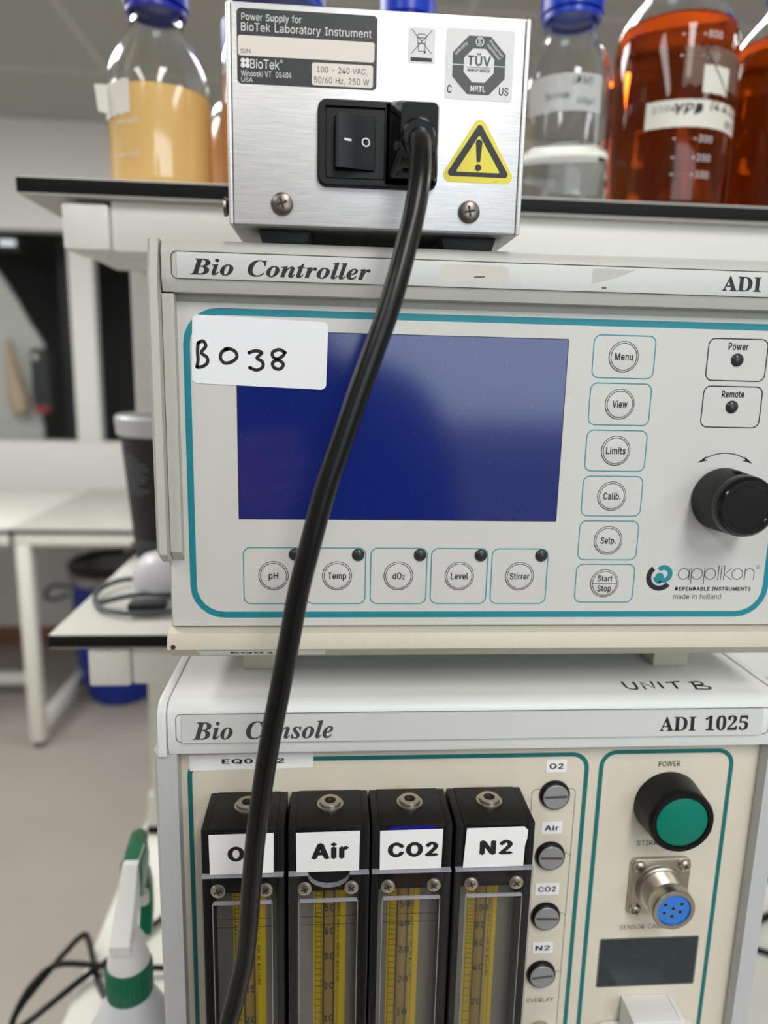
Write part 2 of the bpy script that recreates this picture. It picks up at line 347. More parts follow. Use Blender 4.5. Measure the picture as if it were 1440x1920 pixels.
# ------------------------------------------------------------------ letter outlines: 'i' serif bold italic, 'b' serif bold, 's' plain sans (thousandths of an em)
GL = {"iB":[430,[[-34,0,-34,15,0,20,22,41,39,85,115,369,119,387,120,404,117,417,109,426,73,435,73,451,222,451,284,448,334,440,370,427,403,397,414,353,400,302,358,265,289,240,338,216,368,183,378,140,373,105,359,72,333,43,295,20,261,9,220,2,171,0],[201,248,235,252,264,262,286,280,308,316,315,364,299,412,253,428,233,423,222,406,181,249,192,248],[166,22,211,31,246,57,263,83,273,113,276,149,266,192,237,218,187,227,176,227,134,75,129,44,138,28]]],"ii":[194,[[132,371,114,375,100,384,90,398,87,416,90,433,100,447,114,457,132,460,149,457,163,447,173,433,176,416,173,398,163,384,149,375],[49,-8,29,-5,13,5,4,21,1,41,4,64,10,87,44,211,51,237,53,254,46,268,26,273,19,273,19,289,89,299,150,310,89,85,84,55,87,46,95,42,115,54,142,90,155,81,121,31,85,2]]],"io":[316,[[96,-9,54,-2,20,20,-3,54,-10,98,-6,135,6,172,24,208,48,241,76,269,107,291,141,305,175,310,221,302,256,281,278,247,285,203,281,167,270,130,252,94,228,61,200,33,168,10,133,-5],[103,13,119,18,134,30,162,74,184,132,200,191,206,240,197,276,172,288,157,284,141,272,113,229,90,172,75,111,69,58,78,25]]],"iC":[440,[[202,-11,166,-9,133,-2,104,10,69,36,42,71,30,99,23,130,20,165,22,197,27,230,37,262,49,294,65,323,83,352,105,378,128,401,154,420,196,444,241,458,287,463,317,461,350,456,385,448,397,446,407,444,421,449,431,463,449,463,420,308,401,310,398,349,390,381,377,406,348,431,309,439,278,435,249,422,222,401,196,371,173,333,152,287,135,237,126,189,122,142,125,107,135,77,151,53,185,28,229,20,280,30,326,58,368,105,387,91,335,34,273,0]]],"in":[357,[[213,-9,179,3,168,41,175,84,197,153,220,222,226,246,222,257,213,261,189,253,163,229,136,190,97,107,66,0,-14,0,42,211,50,240,52,254,45,268,24,273,18,273,17,289,151,310,116,193,141,230,164,259,187,281,220,303,256,310,294,297,306,259,301,226,285,170,248,57,251,47,260,43,279,55,304,90,319,80,266,13,240,-4]]],"it":[185,[[30,-9,-4,3,-15,39,-14,52,-11,70,45,273,13,273,13,297,58,319,98,353,134,398,162,398,134,300,187,300,179,273,126,273,77,103,70,77,67,56,70,45,77,41,98,54,128,95,144,85,116,44,88,14,60,-3]]],"ir":[261,[[-14,0,42,211,50,240,52,254,45,268,24,273,18,273,17,289,151,310,114,189,144,243,171,280,197,302,222,310,250,298,259,265,257,245,249,230,236,221,220,218,202,223,186,238,180,241,157,225,127,175,95,97,66,0]]],"il":[173,[[40,-9,19,-6,3,3,-7,19,-10,40,-8,61,-2,85,77,371,87,414,80,428,58,433,52,433,52,450,183,470,79,86,75,69,73,54,75,44,83,41,104,53,131,89,144,79,93,12,68,-4]]],"ie":[269,[[87,-9,47,-2,16,19,-4,53,-11,98,-7,135,6,172,25,207,49,240,78,268,109,290,143,305,176,310,207,305,230,293,244,273,249,248,238,209,207,174,173,153,131,136,79,124,75,88,78,66,87,50,102,39,122,36,147,42,171,62,195,95,214,83,179,32,136,1],[84,146,140,171,179,212,190,236,193,260,187,280,171,287,149,278,126,252,110,224,96,189]]],"is":[253,[[91,-9,28,5,15,7,3,4,-7,-7,-24,-4,-7,109,13,105,23,55,46,24,81,14,110,24,120,52,114,77,95,106,69,138,39,185,28,228,35,260,53,286,82,303,116,309,179,298,186,296,192,295,204,298,212,307,230,307,215,205,197,207,184,252,163,279,134,288,107,278,97,255,104,231,124,202,146,176,165,149,183,116,190,82,187,58,177,36,162,17,142,3,118,-6]]],"bA":[437,[[-9,0,-9,18,9,21,24,30,49,75,206,466,224,465,384,87,411,34,425,22,443,18,443,0,229,0,229,18,270,25,283,46,273,81,253,132,103,132,79,71,76,59,75,48,87,26,124,18,128,18,128,0],[113,161,242,161,177,319]]],"bD":[496,[[20,0,20,17,47,21,63,30,71,46,74,75,74,374,71,407,61,426,43,435,15,439,15,455,222,455,296,449,357,429,405,396,440,351,461,295,468,228,441,101,362,25,228,0],[222,24,262,30,295,47,319,75,337,115,347,166,351,229,336,342,294,410,223,433,202,431,190,423,182,385,182,72,190,34,202,27]]],"bI":[261,[[13,0,13,17,42,23,61,32,72,49,75,75,75,387,72,412,63,427,45,435,13,439,13,455,244,455,244,439,214,435,196,427,186,412,183,387,183,77,187,44,206,26,246,17,246,0]]],"b1":[375,[[65,0,65,36,120,36,135,38,146,45,154,79,154,416,108,365,87,351,67,346,52,349,40,359,31,375,28,396,74,412,132,447,179,482,254,482,254,79,261,47,271,38,288,36,343,36,343,0]]],"b0":[375,[[188,-7,150,-3,118,7,91,24,69,48,51,76,39,111,30,150,25,193,23,241,25,289,30,332,39,371,51,405,69,433,91,456,118,473,150,483,189,486,225,483,257,473,283,456,305,433,322,405,336,370,345,331,351,288,353,240,351,193,345,150,336,110,322,76,305,47,283,24,256,7,225,-3],[188,37,219,50,237,91,243,131,247,181,248,240,247,300,243,349,237,390,219,429,189,443,157,429,139,390,132,349,128,300,127,240,128,181,132,131,139,91,157,50]]],"b2":[375,[[24,0,24,69,123,171,187,245,218,307,226,371,223,405,212,427,196,441,174,445,145,438,126,416,116,380,112,329,77,333,50,344,32,365,26,396,30,419,43,441,63,459,92,474,129,483,174,486,220,483,258,473,288,456,310,434,323,407,328,375,319,329,291,281,238,220,154,138,87,74,244,74,263,77,279,86,292,101,300,120,305,141,345,141,341,0]]],"b5":[375,[[165,-7,119,-4,84,5,58,18,40,35,30,54,27,75,31,95,42,109,59,118,81,121,88,83,111,52,130,43,154,40,195,50,212,63,226,83,234,111,237,148,231,192,213,223,184,241,146,247,103,243,71,235,40,247,62,480,316,480,319,357,281,357,275,380,267,399,244,406,105,406,94,281,126,288,168,291,216,287,258,276,293,256,319,228,335,192,340,148,336,108,324,75,306,48,282,27,226,1]]],"s!":[196,[[67,160,63,509,132,509,128,160],[98,-4,66,9,52,41,66,73,98,86,130,73,143,41,130,9]]],"s(":[273,[[89,207,101,324,132,441,177,539,236,539,191,428,161,313,151,207,160,115,188,16,236,-96,177,-96,139,-21,111,55,95,131]]],"s)":[273,[[37,-96,86,18,113,116,122,207,112,313,82,428,37,539,97,539,142,441,173,323,184,207,178,130,161,53,134,-22,97,-96]]],"s,":[188,[[38,-119,68,71,137,71,84,-119]]],"s-":[453,[[337,244,337,188,114,188,114,244]]],"s.":[188,[[95,-4,63,9,50,41,63,73,95,87,128,73,141,41,128,9]]],"s/":[249,[[235,533,71,-76,14,-76,178,533]]],"s0":[453,[[227,-7,174,1,130,24,95,62,69,113,53,178,48,254,53,330,69,395,95,447,130,484,174,508,227,516,279,508,323,484,358,447,384,395,400,330,405,254,400,178,384,113,359,62,323,24,279,1],[227,50,290,74,330,144,340,194,344,254,340,314,330,365,290,435,227,460,163,435,123,365,113,314,109,254,113,194,123,144,163,74]]],"s1":[453,[[76,0,76,55,391,55,391,0],[276,509,276,0,212,0,212,448,209,448,86,358,86,427,198,509]]],"s2":[453,[[64,0,64,47,234,229,282,282,311,327,320,371,308,419,273,449,224,460,172,447,139,413,127,362,66,362,86,442,143,496,225,516,306,497,361,445,381,372,371,318,336,259,267,180,153,60,153,57,389,57,389,0]]],"s3":[453,[[218,-7,133,10,70,57,44,132,109,132,126,87,165,59,219,50,275,61,315,93,329,145,316,196,275,234,201,248,157,248,157,299,288,448,288,452,70,452,70,509,372,509,372,461,211,278,211,289,264,288,308,276,371,222,393,145,370,66,309,12,266,-2]]],"s4":[453,[[40,105,40,158,247,509,311,509,109,166,109,163,413,163,413,105],[282,0,282,121,282,146,282,318,343,318,343,0]]],"s5":[453,[[221,-7,140,11,83,60,60,130,122,130,138,89,173,60,221,50,276,64,314,104,328,162,314,221,275,262,218,277,167,268,128,246,67,253,96,509,366,509,366,452,151,452,134,301,136,301,178,325,229,334,294,321,345,285,379,231,391,163,385,117,369,76,309,15,268,-1]]],"s6":[453,[[226,-7,142,15,84,74,64,162,80,239,137,340,252,509,322,509,151,261,145,261,165,288,196,307,235,314,316,295,370,240,389,157,368,73,310,14],[226,48,279,63,314,101,327,157,314,213,279,251,226,265,174,252,138,214,125,158,138,102,174,63]]],"s7":[453,[[97,0,323,448,323,452,62,452,62,509,391,509,391,449,165,0]]],"s8":[453,[[226,-7,178,-2,136,11,74,62,52,135,65,195,101,241,153,265,153,267,93,308,70,380,90,450,146,498,226,516,306,498,361,450,382,380,359,308,300,267,300,265,351,241,387,195,401,135,378,62,317,11,275,-2],[226,49,285,60,323,91,337,139,322,189,283,223,226,235,169,223,130,189,115,139,129,91,167,60],[226,290,274,300,307,330,319,376,308,420,275,449,226,460,177,449,145,420,133,376,145,330,178,300]]],"s9":[453,[[226,516,310,494,368,434,389,347,373,270,315,168,200,0,130,0,301,248,307,248,287,221,257,202,218,195,137,214,83,269,64,352,85,436,143,494],[226,460,174,446,138,407,125,352,138,295,174,257,226,243,279,257,314,295,327,350,314,407,279,446]]],"sA":[480,[[16,0,201,509,276,509,463,0,395,0,287,302,264,372,232,478,245,478,213,371,191,302,85,0],[110,142,110,199,370,199,370,142]]],"sB":[456,[[60,0,60,509,241,509,329,491,381,442,398,374,387,320,356,286,315,267,315,262,363,245,402,203,418,136,400,67,344,18,301,4,247,0],[125,57,245,57,330,80,355,137,342,184,306,218,248,231,125,231],[125,285,238,285,288,296,323,326,336,372,313,429,240,452,125,452]]],"sC":[510,[[267,-7,205,1,150,25,104,63,70,115,48,179,40,254,48,329,70,393,104,445,150,484,205,508,267,516,340,504,402,471,448,418,473,348,408,348,389,395,357,428,315,449,267,456,184,432,150,403,125,364,109,314,103,254,109,194,125,145,151,105,184,76,267,53,315,60,357,81,389,114,408,160,473,160,448,91,402,38,341,5]]],"sD":[502,[[219,0,96,0,96,57,215,57,272,63,318,81,354,110,379,149,394,198,399,255,394,312,379,361,354,399,320,428,275,446,221,452,93,452,93,509,225,509,294,501,353,478,399,441,433,391,455,329,462,255,455,181,433,119,398,68,351,31,291,8],[125,509,125,0,60,0,60,509]]],"sE":[419,[[60,0,60,509,372,509,372,452,125,452,125,286,355,286,355,229,125,229,125,57,375,57,375,0]]],"sG":[520,[[269,-7,205,1,149,25,104,64,69,116,47,179,40,254,47,329,69,393,103,445,149,484,203,508,265,516,340,504,403,469,449,416,474,349,408,349,387,393,356,427,315,448,265,456,183,432,125,364,109,314,103,254,109,194,125,145,151,105,184,76,269,53,345,71,396,123,415,202,434,199,283,199,283,256,478,256,478,200,471,141,451,91,419,50,377,19,326,0]]],"sH":[517,[[60,0,60,509,125,509,125,289,392,289,392,509,457,509,457,0,392,0,392,232,125,232,125,0]]],"sI":[300,[[31,0,31,57,118,57,118,452,31,452,31,509,269,509,269,452,183,452,183,57,269,57,269,0]]],"sJ":[396,[[185,-7,124,3,75,33,44,81,33,145,33,173,98,173,98,145,122,74,185,50,248,74,272,145,272,509,336,509,336,145,326,81,294,33,246,3]]],"sK":[467,[[104,145,104,216,139,261,174,303,212,344,364,509,448,509,231,276,228,276],[60,0,60,509,125,509,125,334,124,225,125,193,125,0],[372,0,188,259,228,309,449,0]]],"sL":[393,[[60,0,60,509,125,509,125,57,361,57,361,0]]],"sM":[628,[[60,0,60,509,152,509,277,187,287,159,299,123,311,84,322,49,307,49,318,83,330,121,342,158,352,187,476,509,568,509,568,0,504,0,504,291,504,327,505,369,506,413,507,457,513,457,498,409,482,363,467,322,456,291,342,0,286,0,170,291,159,321,145,361,129,408,112,457,119,457,120,416,121,372,122,328,122,291,122,0]]],"sN":[523,[[60,0,60,509,136,509,343,183,363,151,388,107,414,55,405,54,401,108,399,157,399,195,399,509,463,509,463,0,387,0,202,290,177,331,148,381,108,452,119,454,122,384,124,328,125,291,125,0]]],"sO":[533,[[267,-7,205,1,150,25,105,63,70,115,48,179,40,254,48,329,70,393,105,445,150,484,205,508,267,516,329,508,384,484,429,445,464,393,486,329,493,254,486,179,464,115,429,63,384,25,329,1],[267,53,349,76,383,105,408,144,425,194,430,254,425,314,408,365,383,404,349,433,267,456,184,433,151,404,125,364,109,314,103,254,109,194,125,144,151,105,184,76]]],"sP":[445,[[60,0,60,509,235,509,289,503,332,487,390,430,409,348,390,265,332,207,289,191,235,186,109,186,109,242,233,242,297,256,333,294,344,348,333,402,297,439,232,452,125,452,125,0]]],"sQ":[533,[[245,159,313,159,369,85,384,65,468,-48,401,-48,346,27,331,46],[267,-7,205,1,150,25,105,63,70,115,48,179,40,254,48,329,70,393,105,445,150,484,205,508,267,516,329,508,384,484,429,445,464,393,486,329,493,254,486,179,464,115,429,63,384,25,329,1],[267,53,349,76,383,105,408,144,425,194,430,254,425,314,408,365,383,404,349,433,267,456,184,433,151,404,125,364,109,314,103,254,109,194,125,144,151,105,184,76]]],"sR":[449,[[60,0,60,509,236,509,290,504,333,489,390,433,409,352,390,271,333,217,289,203,236,198,96,198,96,255,234,255,298,267,334,300,345,352,334,405,298,440,233,452,125,452,125,0],[353,0,230,229,303,229,428,0]]],"sS":[447,[[224,-9,172,-4,128,9,64,60,38,137,104,137,123,88,166,59,224,49,286,60,329,92,346,139,332,179,296,205,245,222,184,239,128,260,86,289,60,326,52,372,75,448,138,498,180,511,227,516,275,511,316,498,377,449,401,378,337,378,302,437,225,459,167,448,129,418,115,376,131,334,169,308,212,293,264,279,312,264,359,238,395,198,408,139,386,64,323,11,278,-4]]],"sT":[449,[[32,452,32,509,417,509,417,452,257,452,257,0,193,0,193,452]]],"sU":[517,[[259,-8,203,-2,154,15,114,43,85,80,66,124,60,173,60,509,124,509,124,178,141,113,187,68,259,52,331,68,377,113,393,178,393,509,457,509,457,173,451,124,433,80,403,43,363,15,315,-2]]],"sV":[480,[[204,0,16,509,84,509,192,206,215,137,248,31,235,31,267,138,290,206,395,509,463,509,278,0]]],"sW":[686,[[155,0,16,509,82,509,163,196,175,145,187,94,197,40,189,40,200,94,211,145,224,196,306,509,380,509,462,196,474,145,486,94,497,40,488,40,499,94,510,145,523,196,603,509,670,509,530,0,455,0,368,323,351,391,336,475,350,475,335,395,318,323,230,0]]],"sX":[474,[[18,0,217,284,217,236,29,509,104,509,178,400,204,361,223,329,243,292,232,292,252,329,272,361,298,400,374,509,446,509,259,239,259,287,456,0,382,0,292,129,268,165,250,195,230,231,244,231,225,196,206,166,182,129,91,0]]],"sY":[472,[[203,0,203,208,16,509,91,509,192,344,222,292,250,230,224,230,251,293,280,344,381,509,455,509,268,208,268,0]]],"sa":[389,[[160,-9,94,5,48,45,30,108,43,161,78,193,125,211,178,220,234,227,265,235,276,255,276,257,267,297,240,322,196,331,149,322,118,301,100,274,41,291,79,346,133,375,194,384,239,379,286,360,322,320,337,251,337,0,277,0,277,52,272,52,252,25,215,1],[170,45,228,59,263,93,276,138,276,190,259,182,231,176,200,171,175,168,134,159,103,139,92,105,102,72,130,52]]],"sb":[424,[[229,-8,172,4,138,31,118,59,112,59,112,0,53,0,53,509,114,509,114,319,118,319,137,346,171,373,229,384,313,361,370,293,385,245,390,189,385,133,370,84,313,16],[220,47,279,66,316,117,328,189,316,261,280,311,220,330,161,312,125,263,113,189,125,115,162,65]]],"sc":[396,[[207,-8,159,-2,117,16,82,46,56,85,40,133,34,187,40,243,56,291,82,330,117,360,159,378,207,384,260,377,305,356,340,322,362,277,303,262,290,289,270,311,242,325,207,330,145,310,108,258,96,187,108,117,145,66,207,46,243,52,271,66,292,89,304,117,363,102,341,56,306,21,261,-1]]],"sd":[424,[[195,-8,111,16,55,84,39,133,34,189,39,245,55,293,112,361,196,384,253,373,287,346,306,319,311,319,311,509,372,509,372,0,313,0,313,59,307,59,287,31,252,4],[205,47,263,65,299,115,312,189,300,263,263,312,205,330,145,311,108,261,96,189,109,117,145,66]]],"se":[404,[[212,-8,161,-2,117,16,82,46,56,85,40,132,34,187,39,242,55,290,81,329,115,359,157,378,205,384,266,374,319,341,357,282,371,194,371,169,75,169,75,221,338,221,310,202,298,269,263,314,205,330,146,313,109,270,96,211,96,178,110,106,151,61,212,46,254,53,285,73,306,105,365,91,335,39,283,4]]],"sf":[254,[[228,379,228,327,6,327,6,379],[81,0,81,432,96,486,135,519,187,530,222,527,243,521,227,468,215,472,195,474,154,460,142,419,142,0]]],"sg":[425,[[207,-151,134,-140,82,-110,51,-69,101,-41,122,-66,154,-88,207,-97,282,-75,311,-6,311,68,306,68,287,41,252,16,195,5,113,27,55,90,39,136,34,191,39,246,55,293,112,361,196,384,253,373,288,346,308,319,313,319,313,379,372,379,372,-9,350,-90,291,-136],[205,59,264,75,300,121,312,193,300,264,264,312,205,330,145,312,109,262,96,193,109,123,145,76]]],"sh":[410,[[114,227,114,0,53,0,53,509,114,509,114,287,102,287,152,362,227,384,295,369,341,321,357,240,357,0,296,0,296,235,273,304,210,329,161,317,126,283]]],"si":[167,[[53,0,53,379,114,379,114,0],[84,443,54,455,41,483,54,512,84,524,114,512,126,483,114,455]]],"sk":[381,[[110,137,110,212,121,212,284,379,360,379,184,199,177,199],[53,0,53,509,114,509,114,0],[294,0,148,186,191,229,372,0]]],"sl":[189,[[139,-2,74,20,53,84,53,509,114,509,114,99,120,62,146,52,160,53,170,54,181,3,162,-1]]],"sm":[610,[[53,0,53,379,112,379,112,295,108,295,132,346,172,376,219,386,287,361,321,295,312,295,337,343,381,375,437,386,497,372,541,328,557,255,557,0,496,0,496,254,473,313,419,330,374,320,345,290,335,247,335,0,274,0,274,260,253,311,199,330,158,320,126,289,114,238,114,0]]],"sn":[410,[[114,227,114,0,53,0,53,379,112,379,112,287,102,287,152,362,227,384,295,369,341,321,357,240,357,0,296,0,296,235,273,304,210,329,161,317,126,283]]],"so":[415,[[207,-8,159,-2,117,16,82,46,56,85,40,133,34,187,40,243,56,291,82,330,117,360,159,378,207,384,256,378,299,360,333,330,359,291,376,243,381,187,376,133,359,85,333,46,299,16,256,-2],[207,46,270,66,307,117,319,187,307,258,270,310,207,330,145,310,108,258,96,187,108,117,145,66]]],"sp":[424,[[53,-143,53,379,112,379,112,319,118,319,137,346,171,373,229,384,313,361,370,293,385,245,390,189,385,133,370,84,313,16,229,-8,173,4,138,31,118,59,114,59,114,-143],[220,47,279,66,316,117,328,189,316,261,280,311,220,330,161,312,125,263,113,189,125,115,162,65]]],"sr":[259,[[53,0,53,379,112,379,112,321,115,321,152,367,213,385,229,384,243,384,243,322,230,324,207,326,159,315,126,284,114,237,114,0]]],"ss":[365,[[182,-8,112,3,62,38,36,94,94,107,124,60,181,45,244,62,268,103,254,136,212,155,149,170,72,208,47,274,65,332,115,370,187,384,254,372,299,339,324,290,268,277,243,316,187,333,131,317,109,277,124,243,172,223,229,209,306,171,331,107,312,47,260,6]]],"st":[227,[[204,379,204,327,6,327,6,379],[65,471,126,471,126,98,136,61,170,50,185,51,202,54,213,2,192,-3,168,-4,92,21,65,93]]],"su":[410,[[182,-5,115,11,69,59,53,139,53,379,114,379,114,144,137,75,200,50,249,62,283,97,296,153,296,379,357,379,357,0,298,0,298,92,307,92,286,47,257,17]]],"sv":[389,[[163,0,17,379,84,379,165,155,187,87,206,21,184,21,203,87,224,155,305,379,371,379,226,0]]],"sw":[567,[[138,0,23,379,87,379,133,214,154,137,175,41,165,41,186,135,206,214,252,379,316,379,362,214,382,136,402,41,391,41,413,135,434,214,480,379,545,379,429,0,368,0,319,172,305,225,291,280,277,338,291,338,277,280,263,225,248,172,199,0]]],"sx":[379,[[21,0,171,218,171,171,29,379,100,379,147,306,179,253,207,206,175,206,202,253,233,306,282,379,352,379,209,169,209,214,358,0,287,0,231,85,200,136,173,182,205,182,178,136,148,85,91,0]]],"sy":[389,[[47,-139,61,-86,71,-87,104,-89,130,-74,151,-36,163,-1,17,379,84,379,165,155,187,87,206,21,184,21,202,87,224,155,305,379,371,379,204,-58,177,-107,139,-136,91,-145,65,-143]]],"sz":[380,[[42,0,42,46,254,320,254,323,48,323,48,379,333,379,333,331,126,60,126,56,339,56,339,0]]],"sÜ":[517,[[259,-8,203,-2,154,15,114,43,85,80,66,124,60,173,60,509,124,509,124,178,141,113,187,68,259,52,331,68,377,113,393,178,393,509,457,509,457,173,451,124,433,80,403,43,363,15,315,-2],[331,572,302,584,290,612,302,641,331,653,359,641,371,612,359,584],[187,572,158,584,146,612,158,641,187,653,216,641,227,612,216,584]]]}
_gc = {}; CAPH = max(GL['sE'][1][0][1::2])/1000
def glyphs(txt, wt, bold):
    key = (txt, wt, bold)
    if key in _gc: return _gc[key]
    cu = bpy.data.curves.new('ink', 'CURVE'); cu.dimensions = '2D'; cu.fill_mode = 'BOTH'; pen = 0
    for ch in txt:
        g = GL.get(wt+ch)
        if g is None: pen += .27; continue
        for c in g[1]:
            sp = cu.splines.new('POLY'); n = len(c)//2; sp.points.add(n-1); sp.use_cyclic_u = True
            for i in range(n): sp.points[i].co = (pen+c[2*i]/1000, c[2*i+1]/1000, 0, 1)
        pen += g[0]/1000+bold*1.4
    o = bpy.data.objects.new('ink', cu); me = bpy.data.meshes.new_from_object(o)
    r = ([(v.co.x, v.co.y) for v in me.vertices], [list(p.vertices) for p in me.polygons])
    if bold:      # heavier strokes: the same outline struck several times, slightly shifted
        v0, f0 = r; n = len(v0); V = []; F = []
        for k, (dx, dy) in enumerate(((0, 0), (bold, 0), (-bold, 0), (0, bold*.6), (0, -bold*.6))): V += [(x+dx, y+dy, k) for x, y in v0]; F += [[i+k*n for i in f] for f in f0]
        r = (V, F)
    bpy.data.objects.remove(o); bpy.data.curves.remove(cu); bpy.data.meshes.remove(me); _gc[key] = r
    return r

# ================================================================== THE ROOM
RX0, RX1, RY0, RY1 = -3200, 4200, -2700, 3395
struct(MB('floor_vinyl').box(RX0-100, RX1+100, RY0-100, RY1+1400, FLOOR-60, FLOOR).build('floor', smooth=0))
struct(MB('ceiling_tile').box(RX0-100, RX1+100, RY0-100, RY1+1400, CEIL, CEIL+60).build('ceiling', smooth=0))
struct(MB('wall_paint').box(RX0-100, RX0, RY0-100, RY1+100, FLOOR, CEIL).build('wall_left', smooth=0))
struct(MB('wall_paint').box(RX1, RX1+100, RY0-100, RY1+100, FLOOR, CEIL).build('wall_right', smooth=0))
# far wall with its internal window
WX0, WX1, WZ0, WZ1 = -2050, -250, -345, 586
mb = MB('wall_paint')
mb.box(RX0, WX0, RY1, RY1+100, FLOOR, CEIL); mb.box(WX1, RX1, RY1, RY1+100, FLOOR, CEIL)
mb.box(WX0, WX1, RY1, RY1+100, FLOOR, WZ0); mb.box(WX0, WX1, RY1, RY1+100, WZ1, CEIL)
struct(mb.build('wall_back', smooth=0))
mb = MB('wall_paint')
mb.box(-1176, -1070, RY1-4, RY1+70, WZ0, WZ1, bev=3)
wf = struct(mb.build('window_1', smooth=35))
for a, b in ((WX0, -1176), (-1070, WX1)):
    g = MB('window_glass').box(a, b, RY1+48, RY1+52, WZ0, WZ1).build('pane', wf, smooth=0)
struct(MB('skirting').box(RX0, RX1, RY1-14, RY1, FLOOR, FLOOR+85, bev=3).build('baseboard_back'))
# the dark room behind it
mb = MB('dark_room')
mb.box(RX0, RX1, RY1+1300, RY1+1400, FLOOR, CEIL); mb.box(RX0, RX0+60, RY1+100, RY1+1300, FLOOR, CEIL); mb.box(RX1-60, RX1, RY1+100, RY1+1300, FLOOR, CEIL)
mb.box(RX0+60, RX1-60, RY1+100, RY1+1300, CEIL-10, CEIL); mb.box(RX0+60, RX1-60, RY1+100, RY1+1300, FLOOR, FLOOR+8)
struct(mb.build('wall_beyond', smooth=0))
# wall behind the lens with daylight windows
mb = MB('wall_paint'); DX0, DX1, DZ0, DZ1 = -300, 2250, -245, 845
mb.box(RX0, DX0, RY0-100, RY0, FLOOR, CEIL); mb.box(DX1, RX1, RY0-100, RY0, FLOOR, CEIL)
mb.box(DX0, DX1, RY0-100, RY0, FLOOR, DZ0); mb.box(DX0, DX1, RY0-100, RY0, DZ1, CEIL)
struct(mb.build('wall_front', smooth=0))
mb = MB('white_paint')
for x in (DX0, 1420, DX1-40): mb.box(x, x+40, RY0-60, RY0-10, DZ0, DZ1)
for z in (DZ0, DZ1-40): mb.box(DX0, DX1, RY0-62, RY0-8, z, z+40)
struct(mb.build('window_2', smooth=0))

# things behind the internal window
Yc = RY1+260
prof = [(-2000, 800), (-1690, 640), (-1600, 470), (-1545, 395), (-1495, 307), (-1440, 200), (-1381, 102), (-1388, 20), (-1405, -90), (-1412, -200), (-1408, -330), (-1420, -700), (-2000, -700)]
tag(MB('cover_grey').prism([(u*Yc/3600, v*Yc/3600) for u, v in prof], EY, Yc, Yc+40, bev=12, seg=3).build('equipment_cover', org=(-1700, Yc, 0)),
    'pale grey rounded cover seen through the left window pane', 'equipment cover')
t = thing('hanging_glove', (-1440, Yc-20, -60), 'beige glove hanging in front of the pale grey cover behind the glass', 'glove')
mb = MB('glove_beige'); k = Yc/3600
mb.tube([(-1520*k, Yc-60, 120), (-1512*k, Yc-64, 20), (-1500*k, Yc-66, -80), (-1490*k, Yc-66, -150), (-1480*k, Yc-64, -215), (-1476*k, Yc-62, -228)], 30, rad=[14, 20, 34, 46, 40, 16], n=14).build('glove_body', t)
t = thing('dark_device', (-1340, Yc-60, -100), 'black upright device with a dull red foot behind the window', 'device')  # dark extinguisher-like thing with some red, built as a plain box
MB('dark_frame').box(-1418*k, -1330*k, Yc-90, Yc-10, -195, 78, bev=16, seg=3).build('body', t)
MB('red_dark').box(-1408*k, -1340*k, Yc-94, Yc-20, -222, -190, bev=6).build('foot', t)
MB('cover_grey').lathe([(0, 4), (12, 4), (16, 0)], (-1390*k, Yc-90, 40), 'y', 20).build('dial', t)
t = thing('reflection_glow', (-1480, Yc-120, 560), 'small glowing white box standing in for a reflected lamp at the top of the left window pane', 'glowing box')  # added glowing box, imitates a lamp reflected in the glass
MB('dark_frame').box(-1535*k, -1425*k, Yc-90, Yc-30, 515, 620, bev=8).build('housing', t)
MB('glow_white').box(-1512*k, -1440*k, Yc-100, Yc-89, 538, 565, bev=5).build('glow_panel', t)
tag(MB('dark_frame').box(-1340*k, -1290*k, Yc+120, Yc+170, FLOOR+8, CEIL-10, bev=4).build('upright_post', org=(-1315*k, Yc+145, FLOOR)), 'dark upright post standing in the room behind the window', 'post')

# ------------------------------------------------------------------ far tables
TZ = -533.0; TY0, TY1 = 2378, 3200
def table(x0, x1, label, stretcher=False, inset=0, top='table_top'):
    t = thing('laboratory_table', ((x0+x1)/2, 2800, FLOOR), label, 'table', 'white tables along the far wall')
    MB(top).box(x0, x1, TY0, TY1, TZ-4, TZ, bev=1).box(x0+1, x1-1, TY0+1, TY1, TZ-16, TZ-4, 'dark_frame').build('tabletop', t)
    mb = MB('white_paint'); 
    mb.box(x0+8, x1-8, TY0+6, TY0+46, TZ-58, TZ-17, bev=2); mb.box(x0+8, x1-8, 3010, 3050, TZ-58, TZ-17, bev=2)
    for x in (x0+8, x1-53): mb.box(x, x+45, TY0+46, 3010, TZ-58, TZ-17, bev=2)
    mb.build('top_frame', t)
    for x in (x0+8, x1-53-inset):
        for y in (TY0+6, 3008):
            l = MB('white_paint').box(x, x+45, y, y+45, FLOOR+22, TZ-58, bev=3).build('leg', t)
            MB('dark_frame').lathe([(17, 0), (17, 14), (9, 22)], (x+22, y+22, FLOOR), 'z', 20).build('glide', l)
        MB('white_paint').box(x+4, x+41, TY0+51, 3008, FLOOR+45, FLOOR+90, bev=3).build('side_rail', t)
    if stretcher: MB('white_paint').box(x0+53, x1-145, 2780, 2820, FLOOR+62, FLOOR+105, bev=3).build('stretcher', t)
    return t
table(-1060, 240, 'white laboratory table under the black window, beside the blue drum')
table(-2410, -1064, 'neighbouring white table whose black corner shows at the picture edge', True, 420, 'laminate')

